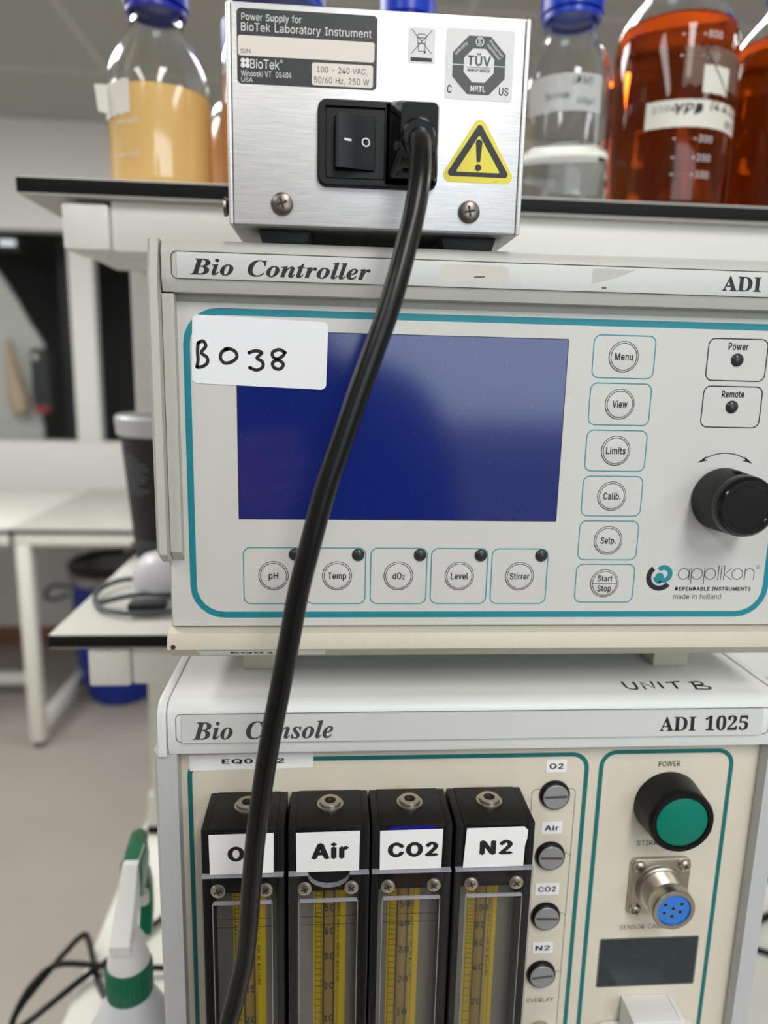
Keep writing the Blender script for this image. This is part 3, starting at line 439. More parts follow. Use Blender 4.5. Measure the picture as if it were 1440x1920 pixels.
# ------------------------------------------------------------------ blue drum
bx, by = -856, 2826
t = thing('storage_drum', (bx, by, FLOOR), 'blue plastic drum with a black lid standing under the far table', 'drum')
MB('drum_blue').lathe([(105, 0), (126, 8), (138, 40), (150, 95), (164, 160), (172, 240), (172, 440), (168, 452), (168, 462), (174, 470), (174, 500)], (bx, by, FLOOR), 'z', 56).build('body', t)
r = MB('drum_ring').lathe([(175, 500), (181, 504), (181, 540), (175, 545)], (bx, by, FLOOR), 'z', 56).build('clamp_ring', t)
MB('drum_black').lathe([(175, 545), (183, 549), (183, 572), (178, 578), (166, 578), (160, 562), (0, 560)], (bx, by, FLOOR), 'z', 56).build('lid', t)
MB('drum_black').tube([(bx-178, by-40, FLOOR+470), (bx-215, by-60, FLOOR+485), (bx-250, by-60, FLOOR+470), (bx-262, by-60, FLOOR+440), (bx-235, by-60, FLOOR+425), (bx-178, by-40, FLOOR+440)], 7).build('ring_lever', t, label='black looped lever on the side of the drum')

# ================================================================== NEAR BENCH AND SHELF RACK
BZ = -587.0
t = thing('laboratory_bench', (400, 560, FLOOR), 'white topped near bench carrying the two stacked instruments', 'bench')
MB('laminate').box(-240, 1300, 120, 1000, BZ-4, BZ, bev=1).box(-239, 1300, 121, 1000, BZ-24, BZ-4, 'black_edge').build('worktop', t)
mb = MB('white_paint'); mb.box(-200, 1260, 160, 200, BZ-70, BZ-24, bev=3); mb.box(-200, 1260, 920, 960, BZ-70, BZ-24, bev=3); mb.build('frame', t)
for x in (-200, 1210):
    for y in (165, 905): MB('white_paint').box(x, x+50, y, y+50, FLOOR, BZ-70, bev=3).build('leg', t)

SX0, SX1, SY0, SY1 = -229, 900, 565, 905
t = thing('reagent_shelf', (300, 740, BZ), 'white two tier bench rack with black edged shelves behind the instruments', 'shelf rack')
def tier(zt):
    b = MB('black_edge').box(SX0, SX1, SY0, SY1, zt-11, zt-.8, bev=.8).build('shelf_board', t, label='black edged shelf board with a white top')
    MB('laminate').box(SX0+.6, SX1-.6, SY0+.6, SY1-.6, zt-.8, zt).build('laminate_top', b)
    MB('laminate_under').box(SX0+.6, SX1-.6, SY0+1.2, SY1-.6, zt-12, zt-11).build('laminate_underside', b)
    mb = MB('white_paint'); mb.box(-166.5, SX1-60, 576, 612, zt-48.5, zt-12, bev=2); mb.build('front_beam', t)
    MB('white_paint').box(-201, -167, 572, 614, zt-48.5, zt-15.5, bev=2.5).build('beam_end_block', t)
    for x in (-201, SX1-60): MB('white_paint').box(x, x+32, 614, 705, zt-46, zt-12, bev=2).build('side_rail', t)
tier(134.0); tier(-215.0)
for x in (-228, SX1-75):
    l = MB('white_paint').box(x, x+42, 850, 890, BZ+14, 122, bev=3).build('leg', t)
    MB('white_paint').prism([(836, BZ+8), (890, BZ+8), (890, BZ+44), (850, BZ+44)], EX, x-5, x+42, bev=2).build('foot_rail', l)
    MB('black_edge').box(x-4, x+20, 834, 862, BZ, BZ+9, bev=1).build('glide', l)
# back panel upright between the tiers at the right stays out of the picture

# ------------------------------------------------------------------ bottles on the top shelf
SH = 134.0
def shoulder(R, rn, z1, z2, n=10):
    return [(rn+(R-rn)*(.5+.5*math.cos(math.pi*i/n))**.62, z1+(z2-z1)*(i/n)**.9) for i in range(n+1)]
def bottle(name, cx, cy, R, z_sh, z_nk, rn, cap_r, cap_z, label, capm, liquid, zl, opaque, cap_h=27, grads=None, gz=1.0):
    """outline heights are above the shelf; liquid fills up to zl"""
    t = thing(name, (cx, cy, SH), label, 'bottle', 'media bottles on the top shelf')
    sh = shoulder(R, rn, z_sh, z_nk); c = (cx, cy, SH)
    prof = [(R-9, 0), (R-4, 1.2), (R-1, 4.5), (R, 10)]+sh+[(rn, cap_z+2), (rn, cap_z+12)]
    def at(z):
        for (r0, z0), (r1, z1) in zip(prof, prof[1:]):
            if z0 <= z <= z1: return r0+(r1-r0)*(z-z0)/max(z1-z0, 1e-6)
        return rn
    ins = lambda d: [(r-d, z) for r, z in prof]
    lo = [p for p in prof if p[1] < zl]; up = [p for p in prof if p[1] > zl]; T = 2.2
    # glass shell above the liquid surface
    MB('glass').lathe([(at(zl), zl)]+up+[(rn-T, cap_z+12)]+[(r-T, z) for r, z in up[::-1]]+[(at(zl)-T, zl)], c, 'z', 64, closed=True).build('glass_bottle', t)
    MB(liquid).lathe([(0, .6), (lo[0][0]-1, .6)]+[(r, z+.4) for r, z in lo[1:]]+[(at(zl), zl-.3), (at(zl)-T, zl-.2), (at(zl)-T-2, zl-1.2), (0, zl-1.6)] if opaque else
                     [(0, .6), (lo[0][0]-1, .6)]+lo[1:]+[(at(zl)-.15, zl-.3), (at(zl)-T, zl), (at(zl)-T-2, zl-1.2), (0, zl-1.6)], c, 'z', 64).build('liquid', t)
    k = MB(capm).lathe([(cap_r-1.5, 0), (cap_r, .8), (cap_r, cap_h-2), (cap_r-2, cap_h), (0, cap_h)], (cx, cy, SH+cap_z), 'z', 72, knurl=-.02).build('screw_cap', t)
    MB(capm).lathe([(rn+.6, -5), (rn+3.2, -4.5), (rn+3.2, -1), (rn+.6, -.5)], (cx, cy, SH+cap_z), 'z', 48, closed=True).build('pouring_ring', k)
    if grads:
        a0, zs = grads; mb = MB('white_print')
        for z, txt in zs:
            f = cylmap(cx, cy, SH, R+.25)
            mb.poly([(a0, z), (a0+18*gz, z), (a0+18*gz, z+1.0), (a0, z+1.0)], f)
            if txt: mb.text(txt, f, 'white_print', at=(a0+20*gz, z-1.6), h=5.0, align='l')
        mb.build('graduation_lettering', t)
    return t
def cylmap(cx, cy, z0, R):
    """(arc length from the side facing the viewer, height) -> surface of a standing cylinder"""
    return lambda u, v: (cx+R*math.sin(u/R), cy-R*math.cos(u/R), z0+v)
def patch(mb, f, u0, u1, z0, z1, m=None, n=24, tear=0, slope=0):
    P = [(u0+(u1-u0)*i/n) for i in range(n+1)]
    top = [(u, z1+slope*(u-u0)+tear*math.sin(u*.9)*.4) for u in P]; bot = [(u, z0+slope*(u-u0)+tear*math.sin(u*.7+1)*.5) for u in P]
    mb.raw([f(*p) for p in top]+[f(*p) for p in bot], [[i, i+1, n+2+i, n+1+i] for i in range(n)], m); return mb

# cloudy pale yellow medium
t = bottle('media_bottle', -139, 628, 39.5, 77, 128, 19.5, 24.5, 139, 'bottle of cloudy pale yellow medium with a tape tab, left end of top shelf', 'cap_navy', 'media_yellow', 75, True)
f = cylmap(-139, 628, SH, 40.1); mb = MB('tape'); patch(mb, f, -62, -14, 53, 77, tear=1.2)
mb.prism([(-180.5, 192), (-173.0, 190.5), (-173.0, 211), (-182.5, 211)], EY, 606, 606.4); mb.text('B/M', cylmap(-139, 628, SH, 40.3), 'pencil', box=(-52, -43, 64, 70)); mb.build('tape_label', t)
mb = MB('tape_clear'); g = cylmap(-139, 628, SH, 40.0)
for z in (47, 24): patch(mb, g, -27, -18, z, z+1, 'white_print', 4); mb.text('400' if z > 40 else '200', g, 'white_print', at=(-12, z-1), h=3.6)
mb.build('graduation_lettering', t)
# orange medium half hidden by the power supply
bottle('media_bottle', -79, 741, 39, 86, 133, 19, 26, 155, 'bottle of orange medium mostly hidden behind the power supply edge', 'cap_blue', 'media_orange', 92, True)
bottle('media_bottle', -47, 632, 44, 92, 140, 34, 38, 147, 'wide blue capped bottle hidden behind the left half of the power supply', 'cap_blue', 'media_orange', 90, True)
bottle('media_bottle', 60, 662, 43, 96, 146, 19, 23.5, 156, 'blue capped bottle peeping over the middle of the power supply', 'cap_blue', 'media_yellow', 90, True)
# clear bottle
t = bottle('media_bottle', 190, 626, 36.5, 92, 140, 20, 25, 151, 'bottle of clear liquid with a handwritten frosted tape, beside the amber bottles', 'cap_blue', 'water', 48, False)
f = cylmap(190, 626, SH, 37.0); mb = MB('tape_clear'); patch(mb, f, -44, 18, 70, 97)
h = cylmap(190, 626, SH, 37.3)
mb.text('Succinate', h, 'pencil', box=(-28, -9, 79, 84), shear=.2); mb.text('100g/L', h, 'pencil', box=(-4, 12, 74, 79.5), shear=.2); mb.text('(DM)', h, 'pencil', box=(-7, 9, 88, 95), shear=.2)
mb.build('tape_label', t)
# amber bottles
gm = [(129, '800'), (114, '700'), (54, '300'), (40, '200'), (27.5, '100')]
def amber(cx, cy, label, tape):
    t = bottle('media_bottle', cx, cy, 49.5, 132, 182, 22, 27, 196, label, 'cap_blue', 'media_amber', 148, False, grads=(-17, gm))
    f = cylmap(cx, cy, SH, 50.0); h = cylmap(cx, cy, SH, 50.3)
    mb = MB('tape'); patch(mb, f, *tape, tear=.4)
    u0, u1, z0, z1 = tape; L = u1-u0
    mb.text('27/04/23', h, 'black_print', box=(u0+5, u0+L*.36, z1-9, z1-4), shear=.1); mb.text('YPD', h, 'black_print', box=(u0+L*.24, u0+L*.50, z0+9, z0+17), bold=.02, shear=.2)
    mb.text('(4.4.12)', h, 'black_print', box=(u0+L*.56, u0+L*.98, z0+12, z0+20), bold=.01, shear=.2); mb.text('BITC', h, 'black_print', box=(u0+L*.76, u0+L*.93, z0+3, z0+8), shear=.2)
    mb.build('tape_label', t)
    mb = MB('residue'); patch(mb, f, -14, 46, 93, 121, tear=3.5); patch(mb, cylmap(cx, cy, SH, 50.2), 2, 27, 88, 108, 'tape', tear=.5)
    mb.stroke([(0, 122), (12, 106), (28, 88)], 1.0, cylmap(cx, cy, SH, 50.45), 'black_print'); mb.build('old_tape', t)
    return t
amber(285, 640, 'large bottle of clear amber medium with a white handwritten tape, next to the clear bottle', (-40, 50, 63, 83))
amber(396, 655, 'large amber medium bottle cut off by the right picture edge', (-34, 40, 60, 84))

# ------------------------------------------------------------------ lower shelf: tub, mouse-like unit, leads
LS = -215.0; c = (-157, 745, LS)
t = thing('printed_tub', c, 'black printed tub with a silver rim on the lower shelf', 'tub')
mb = MB('tub_black').lathe([(0, 0), (44, 0), (45, 2), (57, 150)], c, 'z', 56).build('body', t)
f = lambda u, v: ((lambda R: (c[0]+R*math.sin(u/50), c[1]-R*math.cos(u/50), c[2]+v))(45.3+12.0*v/150))
pm = MB('tub_print')
for i, (a, b) in enumerate(((-52, -34), (-52, -28), (-52, -20), (-52, -18), (-52, -24), (-52, -20), (-52, -22), (-52, -30), (-52, -18), (-52, -26))):
    patch(pm, f, a, b, 130-4.2*i, 131.4-4.2*i, n=10)
patch(pm, f, -60, -48, 138, 144, n=6)
for i in range(8): patch(pm, f, -62, 20, (44-3.3*i if i < 4 else 26-3.3*(i-4)), (45.2-3.3*i if i < 4 else 27.2-3.3*(i-4)), n=20)
pm.stroke([(-58, 84), (-50, 88), (-46, 80), (-52, 74), (-45, 68)], 1.5, f, 'tub_print'); pm.build('printing', t, label='pale grey printing')
MB('tub_silver').lathe([(57.5, 148), (60.5, 150), (62, 166), (60, 169), (57, 168), (56, 161), (0, 160)], c, 'z', 56).build('rim_lid', t, label='silver rim and sunken lid')
c2 = (-157, 668, LS)
t = thing('plastic_dome', c2, 'pale lilac rounded plastic dome beside the grey lead on the lower shelf', 'plastic dome')
MB('lilac_plastic').lathe([(0, 4), (26, 4), (29, 8), (30.5, 16), (30, 26), (27, 35), (20, 41), (10, 44), (0, 45)], c2, 'z', 48).build('dome', t)
MB('white_plastic').lathe([(0, 0), (27, 0), (27, 4), (0, 4)], c2, 'z', 40).build('base', t)
c3 = (-203, 800, LS)
t = thing('white_canister', c3, 'small white cylinder at the foot of the black tub', 'canister')
MB('white_plastic').lathe([(0, 0), (11, 0), (12, 2), (12, 30), (10, 33), (8, 33), (7, 28), (0, 28)], c3, 'z', 32).build('body', t)
mb = MB('grey_cord')
mb.tube([(-120, 612, -208), (-150, 606, -210), (-178, 604, -210), (-203, 618, -210), (-217, 645, -210), (-220, 672, -209), (-211, 694, -208), (-196, 702, -208), (-180, 700, -209)], 2.4)
tag(mb.build('grey_lead', org=(-170, 650, LS)), 'grey lead looped on the lower shelf in front of the dome', 'cable')
t = thing('lead_connector', (-160, 618, LS), 'flat grey lead with a moulded connector lying across the lower shelf loop', 'cable')
MB('grey_cord').tube([(-210, 632, -210), (-185, 640, -206), (-160, 640, -204), (-120, 630, -206)], 2.6).build('lead', t)
MB('dark_frame').box(-178, -146, 609, 626, -211, -203, bev=2).build('plug', t)
mb = MB('cord_black'); mb.tube([(-238, 850, -208), (-225, 825, -205), (-210, 812, -190), (-222, 800, -203), (-236, 815, -208), (-215, 835, -207), (-195, 830, -200), (-212, 845, -186), (-230, 850, -205)], 2.4)
tag(mb.build('coiled_cable', org=(-215, 830, LS)), 'small black coil of cable at the rear of the lower shelf', 'cable')

# ------------------------------------------------------------------ spray bottle
c = (-127, 402, BZ)
t = thing('spray_bottle', c, 'white trigger spray bottle with green collar and nozzle on the bench', 'spray bottle')
MB('milky_plastic').lathe([(0, 0), (36, 0), (39, 3), (40, 10), (40, 122), (38, 138), (30, 158), (20, 179), (14.5, 190), (13, 193), (13, 198)], c, 'z', 56).build('bottle', t)
MB('green_plastic').lathe([(13, 191), (14.5, 191.5), (14.8, 210), (13.6, 212), (12, 212)], c, 'z', 60, knurl=-.035, closed=True).build('collar', t)
x, y = c[0], c[1]
MB('white_plastic').lathe([(11.4, 211), (13.0, 213), (12.8, 217), (11.0, 220), (10.8, 228), (9, 232), (0, 232)], c, 'z', 40).build('neck', t)
sec = lambda w0, xo, y0, y1, z: [(x+xo-w0, y0, z), (x+xo+w0, y0, z), (x+xo+w0*.8, y1, z), (x+xo-w0*.8, y1, z)]
mb = MB('white_plastic')   # pump head: flat spine towards the viewer, leaning away
mb.loft([sec(6.2, -1, 389, 412, BZ+229), sec(6.2, -1, 388, 414, BZ+236), sec(5.6, -2, 408, 438, BZ+252), sec(5.0, -3, 424, 446, BZ+266)])
mb.build('pump_head', t)
g = MB('green_plastic'); g.loft([sec(7.2, -3, 423, 446, BZ+243), sec(7.2, -3, 426, 450, BZ+256), sec(6.6, -3.5, 427, 450, BZ+264), sec(4, -3.5, 430, 447, BZ+267)]); g.build('shroud', t)
nz = MB('green_plastic'); ax = Vector((-.17, .97, -.11)).normalized(); p0 = Vector((x-5.5, 447, BZ+256.5))
e1 = ax.cross(Vector((0, 0, 1))).normalized(); e2 = ax.cross(e1)
nz.loft([[tuple(p0+ax*h+(e1*math.cos(2*math.pi*i/48)+e2*math.sin(2*math.pi*i/48))*r*(1-.06*(i % 4 == 0))) for i in range(48)] for r, h in ((5.5, 0), (7.4, 1), (7.2, 4), (6.2, 24), (5.2, 26))]); nz.build('nozzle', t)
MB('white_plastic').lathe([(0, 0), (4.0, 0), (4.0, 8), (0, 8)], (x+1, 436, BZ+228), 'z', 24).build('piston', t)
tr = MB('green_plastic'); tr.loft([[(x-1+a*4.2, yy+b*3, z) for a, b in ((-1, -1), (1, -1), (1, 1), (-1, 1))] for yy, z in ((446, BZ+246), (452, BZ+230), (452, BZ+212), (446, BZ+196))]); tr.build('trigger', t)

# ------------------------------------------------------------------ leads on the bench
q = 1.122
mb = MB('cord_black')
mb.tube([(-120, 760, -583), (-165, 705, -583), (-184, 674, -582), (-213, 633, -581), (-233, 608, -580), (-254, 579, -580), (-274, 561, -586), (-285, 566, -594), (-287, 581, -590), (-270, 613, -578), (-252, 648, -572), (-243, 646, -574), (-226, 614, -582), (-210, 589, -584), (-182, 564, -584), (-120, 560, -584)], 3.0)
tag(mb.build('bench_cable', org=(-220, 600, BZ)), 'thick black cable looping over the bench edge beside the spray bottle', 'cable')
mb = MB('cord_black'); mb.tube([(-110, 615, -584), (-164, 614, -580), (-214, 612, -574), (-260, 612, -570), (-277, 591, -572), (-284, 567, -583), (-280, 545, -589)], 2.8)
tag(mb.build('bench_cable', org=(-200, 600, BZ)), 'straighter black cable crossing behind the spray bottle', 'cable')
RC = (([(470, 770, -583), (530, 765, -583), (566, 780, -584), (700, 820, -584)], 'light grey cable highest on the bench right of the instruments', 'grey_cord', 2.4),
      ([(470, 760, -584), (507, 735, -584), (527, 717, -584), (600, 640, -584)], 'black cable just below the grey one at the right', 'cord_black', 3),
      ([(420, 620, -584), (462, 644, -584), (490, 658, -584), (600, 700, -584)], 'thick black cable rising to the right edge of the picture', 'cord_black', 4),
      ([(400, 630, -584), (441, 617, -584), (459, 607, -584), (540, 560, -584)], 'lowest black cable on the bench at the right', 'cord_black', 3.2))
for P, lab, m, r in RC:
    tag(MB(m).tube(P, r).build('bench_cable', org=(P[1][0], P[1][1], BZ)), lab, 'cable')

# ================================================================== small hardware
D('recess', (52, 45, 40), .5, metal=.5)
def phillips(mb, x, Y, z, r, rotd=0, m='steel', dome=.45):
    """pan head cross screw facing -Y, seated on plane Y"""
    mb.lathe([(r, 0), (r, r*.12), (r*.92, r*dome*.7), (r*.7, r*dome*.95), (r*.35, r*dome*1.05), (0, r*dome*1.08)], (x, Y, z), 'y', 28, m)
    c, s_ = math.cos(math.radians(rotd)), math.sin(math.radians(rotd)); L, w_ = r*.5, r*.09; y = Y-r*dome*1.12
    for a, b in (((L, w_)), (w_, L)):
        P = [(-a, -b), (a, -b), (a, b), (-a, b)]; mb.poly([(x+u*c-v*s_, z+u*s_+v*c) for u, v in P], XZ(y), 'recess')
    mb.poly([(x+u*c-v*s_, z+u*s_+v*c) for u, v in ((-w_*2, 0), (0, -w_*2), (w_*2, 0), (0, w_*2))], XZ(y-.02), 'recess'); return mb

# ================================================================== POWER SUPPLY
PY = 288.0
psu = thing('power_supply', (16, 340, 54), 'brushed aluminium power supply box with rocker switch standing on the upper instrument', 'power supply')
mb = MB('brushed_aluminium'); mb.box(-37.6, 70.3, PY, PY+1.6, 54.6, 129.6, bev=.5); mb.build('rear_panel', psu)
mb = MB('brushed_aluminium')
mb.box(-39.6, -37.8, PY-.2, 400, 54.2, 130, bev=.7); mb.box(70.5, 72.3, PY-.2, 400, 54.2, 130, bev=.7); mb.box(-38.6, 71.3, PY+1.2, 400, 129, 130.4, bev=.5)
mb.box(-38.6, 71.3, PY+1.4, 400, 54.2, 55.6, 'alu_plain', bev=.4); mb.box(-37.8, 70.5, 398, 400, 55, 130)
mb.build('cover', psu)
for x0, x1, y0 in ((-29.5, -9, 296), (42.5, 65, 297)):
    MB('rubber').prism([(x0+1.5, 49.4), (x1-1.5, 49.4), (x1, 54.2), (x0, 54.2)], EY, y0, y0+22, bev=.6).build('foot', psu)
for x0, x1 in ((-29.5, -9), (42.5, 65)): MB('rubber').prism([(x0+1.5, 49.4), (x1-1.5, 49.4), (x1, 54.2), (x0, 54.2)], EY, 370, 390, bev=.6).build('foot', psu)
for x, z, a in ((-19.6, 62, 20), (51.9, 61.8, 12)): phillips(MB('dark_steel'), x, PY, z, 4.2, a, 'dark_steel').build('panel_screw', psu)
MB('dark_steel').lathe([(0, 0), (3.6, 0), (3.4, 1), (2.2, 1.8), (0, 2)], (-39.6-2.0, 291.5, 61), 'x', 20).build('side_screw', psu)
# rating label
f0, f1, f2 = XZ(PY-.08), XZ(PY-.12), XZ(PY-.16)
mb = MB('label_dark').poly(rrect(-35.6, 15.3, 102.9, 127.7, 1.6), f0)
X = lambda p: -35.6+(p-103)*.0803
mb.text('Power Supply for', f1, 'white_print', box=(X(125), X(392), 123.2, 126.2)); mb.text('BioTek Laboratory Instrument', f1, 'white_print', box=(X(123), X(710), 119.6, 123.1))
mb.poly(rrect(X(108), X(725), 112.2, 118.9, .9), f1, 'label_cream'); mb.text('S/N', f2, 'black_print', box=(X(119), X(163), 112.8, 114.5))
for u in (X(129), X(149)):
    for v in (110.6, 109.0): mb.circ(u, v, .82, 0, f1, 'white_print', 20)
mb.text('BioTek', f1, 'white_print', box=(X(162), X(293), 108.1, 111.3)); mb.circ(X(302), 110.9, .5, .12, f1, 'white_print', 18); mb.text('R', f1, 'white_print', at=(X(302), 110.6), h=.6)
mb.text('Winooski VT  05404', f1, 'white_print', box=(X(120), X(348), 105.4, 107.4)); mb.text('USA', f1, 'white_print', box=(X(121), X(172), 103.5, 105.1))
mb.poly(rrect(X(440), X(720), 103.6, 111.2, .9), f1, 'label_cream')
mb.text('100 - 240 VAC,', f2, 'black_print', box=(X(463), X(692), 107.5, 110.0)); mb.text('50/60 Hz, 250 W', f2, 'black_print', box=(X(450), X(703), 104.0, 106.6))
mb.build('rating_label', psu, label='dark rating label with white lettering', smooth=0)
# crossed out bin
mb = MB('label_pale').poly(rrect(26.6, 36.7, 112.8, 124.8, .9), f0)
cx, k = 31.65, 'black_print'
for P in ([(28, 124), (35.4, 116.2)], [(35.4, 124), (28, 116.2)]): mb.stroke(P, .22, f1, k, False)
for P in ([(29.9, 121.4), (33.4, 121.4)], [(30.1, 121.2), (30.6, 116.9)], [(33.2, 121.2), (32.7, 116.9)], [(30.6, 116.9), (32.7, 116.9)], [(29.8, 122), (30.6, 122.6), (32.7, 122.6), (33.6, 122)], [(30.3, 119.5), (33, 119.5)], [(31.4, 120.6), (32.2, 120.6)]): mb.stroke(P, .24, f1, k, False)
mb.circ(32.9, 116.7, .45, 0, f1, k, 16); mb.poly([(27.7, 113.5), (35.6, 113.5), (35.6, 114.8), (27.7, 114.8)], f1, k)
mb.build('disposal_label', psu, label='small pale label with a crossed out bin', smooth=0)
# octagon test mark
mb = MB('label_pale').poly(rrect(40.6, 66.3, 101.3, 125.4, 1.2), f0); ox, oz = 53.3, 113.2
octa = lambda r: [(ox+r/math.cos(math.pi/8)*math.cos(math.pi/8+i*math.pi/4), oz+r/math.cos(math.pi/8)*math.sin(math.pi/8+i*math.pi/4)) for i in range(8)]
mb.ring(octa(9.9), octa(5.7), f1, 'tuv_grey')
for a in (-9.9, 5.6): mb.poly([(ox+a, oz-.15), (ox+a+4.3, oz-.15), (ox+a+4.3, oz+.15), (ox+a, oz+.15)], f2, 'label_pale')
mb.text('TÜV', f2, 'tuv_grey', box=(ox-4.4, ox+4.4, oz-.1, oz+4.2), bold=.025); mb.poly([(ox-4.6, oz-.75), (ox+4.6, oz-.75), (ox+4.6, oz-.6), (ox-4.6, oz-.6)], f2, 'tuv_grey')
mb.text('PRODUCT SERVICE', f2, 'tuv_grey', box=(ox-4.2, ox+4.2, oz-2.2, oz-1.2), bold=.03)
mb.text('NRTL', f2, 'white_print', box=(ox-2.8, ox+2.8, oz-8.9, oz-6.9), bold=.03)
mb.text('C', f1, 'black_print', box=(ox-11.6, ox-9.9, oz-9.8, oz-7.0), bold=.02); mb.text('US', f1, 'black_print', box=(ox+8.0, ox+11.6, oz-9.8, oz-7.0), bold=.02)
mb.circ(ox, oz+8.0, 1.55, .3, f2, 'white_print', 28); mb.text('S', f2, 'white_print', box=(ox-.62, ox+.62, oz+7.1, oz+8.9), bold=.03)
for dy, w_ in ((0, 'Safety'), (-1.5, 'tested')): mb.text(w_, f2, 'white_print', at=(ox-6.0-dy*-.7, oz+5.6+dy*.7), h=1.15, rotd=45)
for dy, w_ in ((0, 'Production'), (-1.5, 'monitored')): mb.text(w_, f2, 'white_print', at=(ox+6.0+dy*.7, oz+5.6+dy*.7), h=1.05, w=None, rotd=-45)
mb.build('test_mark_label', psu, label='pale label with a dark octagon mark', smooth=0)
# warning triangle
def rtri(cx, zt, zb, hw, r):
    P = [(cx, zt), (cx-hw, zb), (cx+hw, zb)]; out = []
    for i in range(3):
        p, a, b = Vector(P[i]), Vector(P[i-1]), Vector(P[(i+1) % 3]); da, db = (a-p).normalized(), (b-p).normalized()
        half = math.acos(max(-1, min(1, da.dot(db))))/2; bis = (da+db).normalized(); c = p+bis*(r/math.sin(half)); t1 = p+da*(r/math.tan(half)); t2 = p+db*(r/math.tan(half))
        a1 = math.atan2((t1-c).y, (t1-c).x); a2 = math.atan2((t2-c).y, (t2-c).x)
        while a2-a1 > math.pi: a2 -= 2*math.pi
        while a2-a1 < -math.pi: a2 += 2*math.pi
        out += [(c.x+r*math.cos(a1+(a2-a1)*k/7), c.y+r*math.sin(a1+(a2-a1)*k/7)) for k in range(8)]
    return out
tx = 54.7; mb = MB('yellow_label').poly(rtri(tx, 97.0, 72.4, 15.4, 2.6), f0)
mb.ring(rtri(tx, 93.9, 74.6, 12.6, 1.2), rtri(tx, 89.4, 76.2, 8.6, .4), f1, 'black_print')
mb.poly([(tx-.7, 79.9), (tx+.7, 79.9), (tx+1.25, 86.3)]+[(tx+1.3*math.cos(math.radians(a)), 86.6+1.3*math.sin(math.radians(a))) for a in range(0, 181, 20)]+[(tx-1.25, 86.3)], f1, 'black_print'); mb.circ(tx, 77.9, 1.25, 0, f1, 'black_print', 24)
mb.text('LI', f1, 'black_print', box=(tx+6.6, tx+7.5, 73.0, 73.5)); mb.build('warning_label', psu, label='yellow warning triangle with an exclamation mark', smooth=0)
# inlet module
il = MB('black_plastic'); a = rrect(-6.3, 38.8, 68.7, 98.7, 3.4); b = rrect(-3.7, 19.0, 71.3, 96.2, .6)
il.prism(a, EY, PY-1.0, PY, bev=0)
L2 = lambda P, y: [(u, y, v) for u, v in P]
il.loft([L2(a, PY), L2(a, PY-2.0), L2(rrect(-5.7, 38.2, 69.3, 98.1, 3.0), PY-2.8), L2(rrect(-3.7, 19.2, 71.2, 96.3, .7), PY-2.8), L2(rrect(-3.7, 19.2, 71.2, 96.3, .7), PY-1.05)], cap=False)
il.box(18.6, 38.0, PY-2.8, PY, 69.6, 98.0, bev=.3)
inlet = il.build('power_inlet', psu)
rk = MB('black_satin'); rk.loft([L2(rrect(-3.0, 18.6, 71.8, 95.6, 1), PY-1.0), L2(rrect(-3.0, 18.6, 71.8, 95.6, 1), PY-2.0), L2(rrect(-.2, 15.2, 74.2, 93.4, 1), PY-2.0), L2(rrect(-.2, 15.2, 74.2, 93.4, 1), PY-1.2)], cap=False)
rk.build('switch_frame', inlet)
rk = MB('black_satin')   # rocker pressed on the right: left edge proud
V = [(0.4, PY-1, 0), (0.4, PY-6.4, 0), (2.6, PY-6.6, 0), (8.0, PY-4.2, 0), (15.0, PY-2.6, 0), (15.0, PY-1, 0)]
rk.loft([[(x, y, z) for x, y, _ in V] for z in (74.5, 93.0)])
def rockf(u, v):
    y = PY-6.6+(u-2.6)*2.4/5.4 if u < 8 else PY-4.2+(u-8)*1.6/7.0
    return (u, y-.08, v)
rk.poly([(3.6, 83.6), (6.2, 83.6), (6.2, 84.4), (3.6, 84.4)], rockf, 'white_print'); rk.circ(11.6, 84.0, 1.55, .45, rockf, 'white_print', 32)
rk.build('rocker_switch', inlet, label='black rocker switch marked with a bar and a ring')

# ================================================================== POWER LEAD
lead = thing('power_lead', (28, 270, 84), 'thick black power cord plugged into the power supply and hanging in front of both instruments', 'power cord')
pl = MB('black_gloss')
def rq(x0, x1, z0, z1, y, r=1.6): return [(u, y, v) for u, v in rrect(x0, x1, z0, z1, r, 4)]
pl.loft([rq(20.0, 38.4, 71.0, 97.4, PY-2.6), rq(20.2, 38.2, 71.2, 97.2, PY-7.5), rq(22.4, 37.0, 76.5, 95.6, PY-13.5, 2), rq(23.4, 36.6, 78.0, 94.2, PY-16.5, 2)])
pl.loft([rq(21.0, 37.6, 71.6, 79, PY-3), rq(22.0, 37.0, 71.4, 78, PY-8.5), rq(23.5, 36.2, 72.6, 76.6, PY-10.5)])
pl.lathe([(6.3, 0), (6.0, 2.5), (5.0, 4), (0, 4)], (29.6, PY-16.2, 82.6), 'y', 28)
pl.build('plug', lead)
cp = [(29.6, 276, 82.4), (29.6, 270, 81.8), (29.5, 264.5, 79.2), (29.2, 260, 74.6), (28.9, 256, 69.2), (28.2, 252, 61.9), (26.4, 248.5, 51.6), (24.0, 245, 42.1), (21.3, 242, 31.7), (17.8, 239.5, 19.7), (13.3, 238, 6.9), (7.9, 237, -8.8), (2.6, 236, -24.6), (-2.4, 235, -39.8), (-7.1, 234, -57.9), (-10.9, 234, -73.8), (-14.0, 234, -91.1), (-17.2, 234, -108.9), (-20.7, 235, -127.6), (-23.8, 236, -147), (-26.5, 237, -167), (-28.5, 239, -186.4), (-30.2, 241, -206.5), (-32.1, 243, -225), (-35.1, 244, -240.5), (-39.5, 244, -259.2), (-43.7, 244, -281), (-47.5, 243, -310), (-49, 238, -370), (-46, 225, -480), (-40, 200, -570), (-20, 205, -583), (20, 230, -583.2)]
MB('cord_black').tube(cp, 3.75, n=20, sub=5).build('cord', lead)

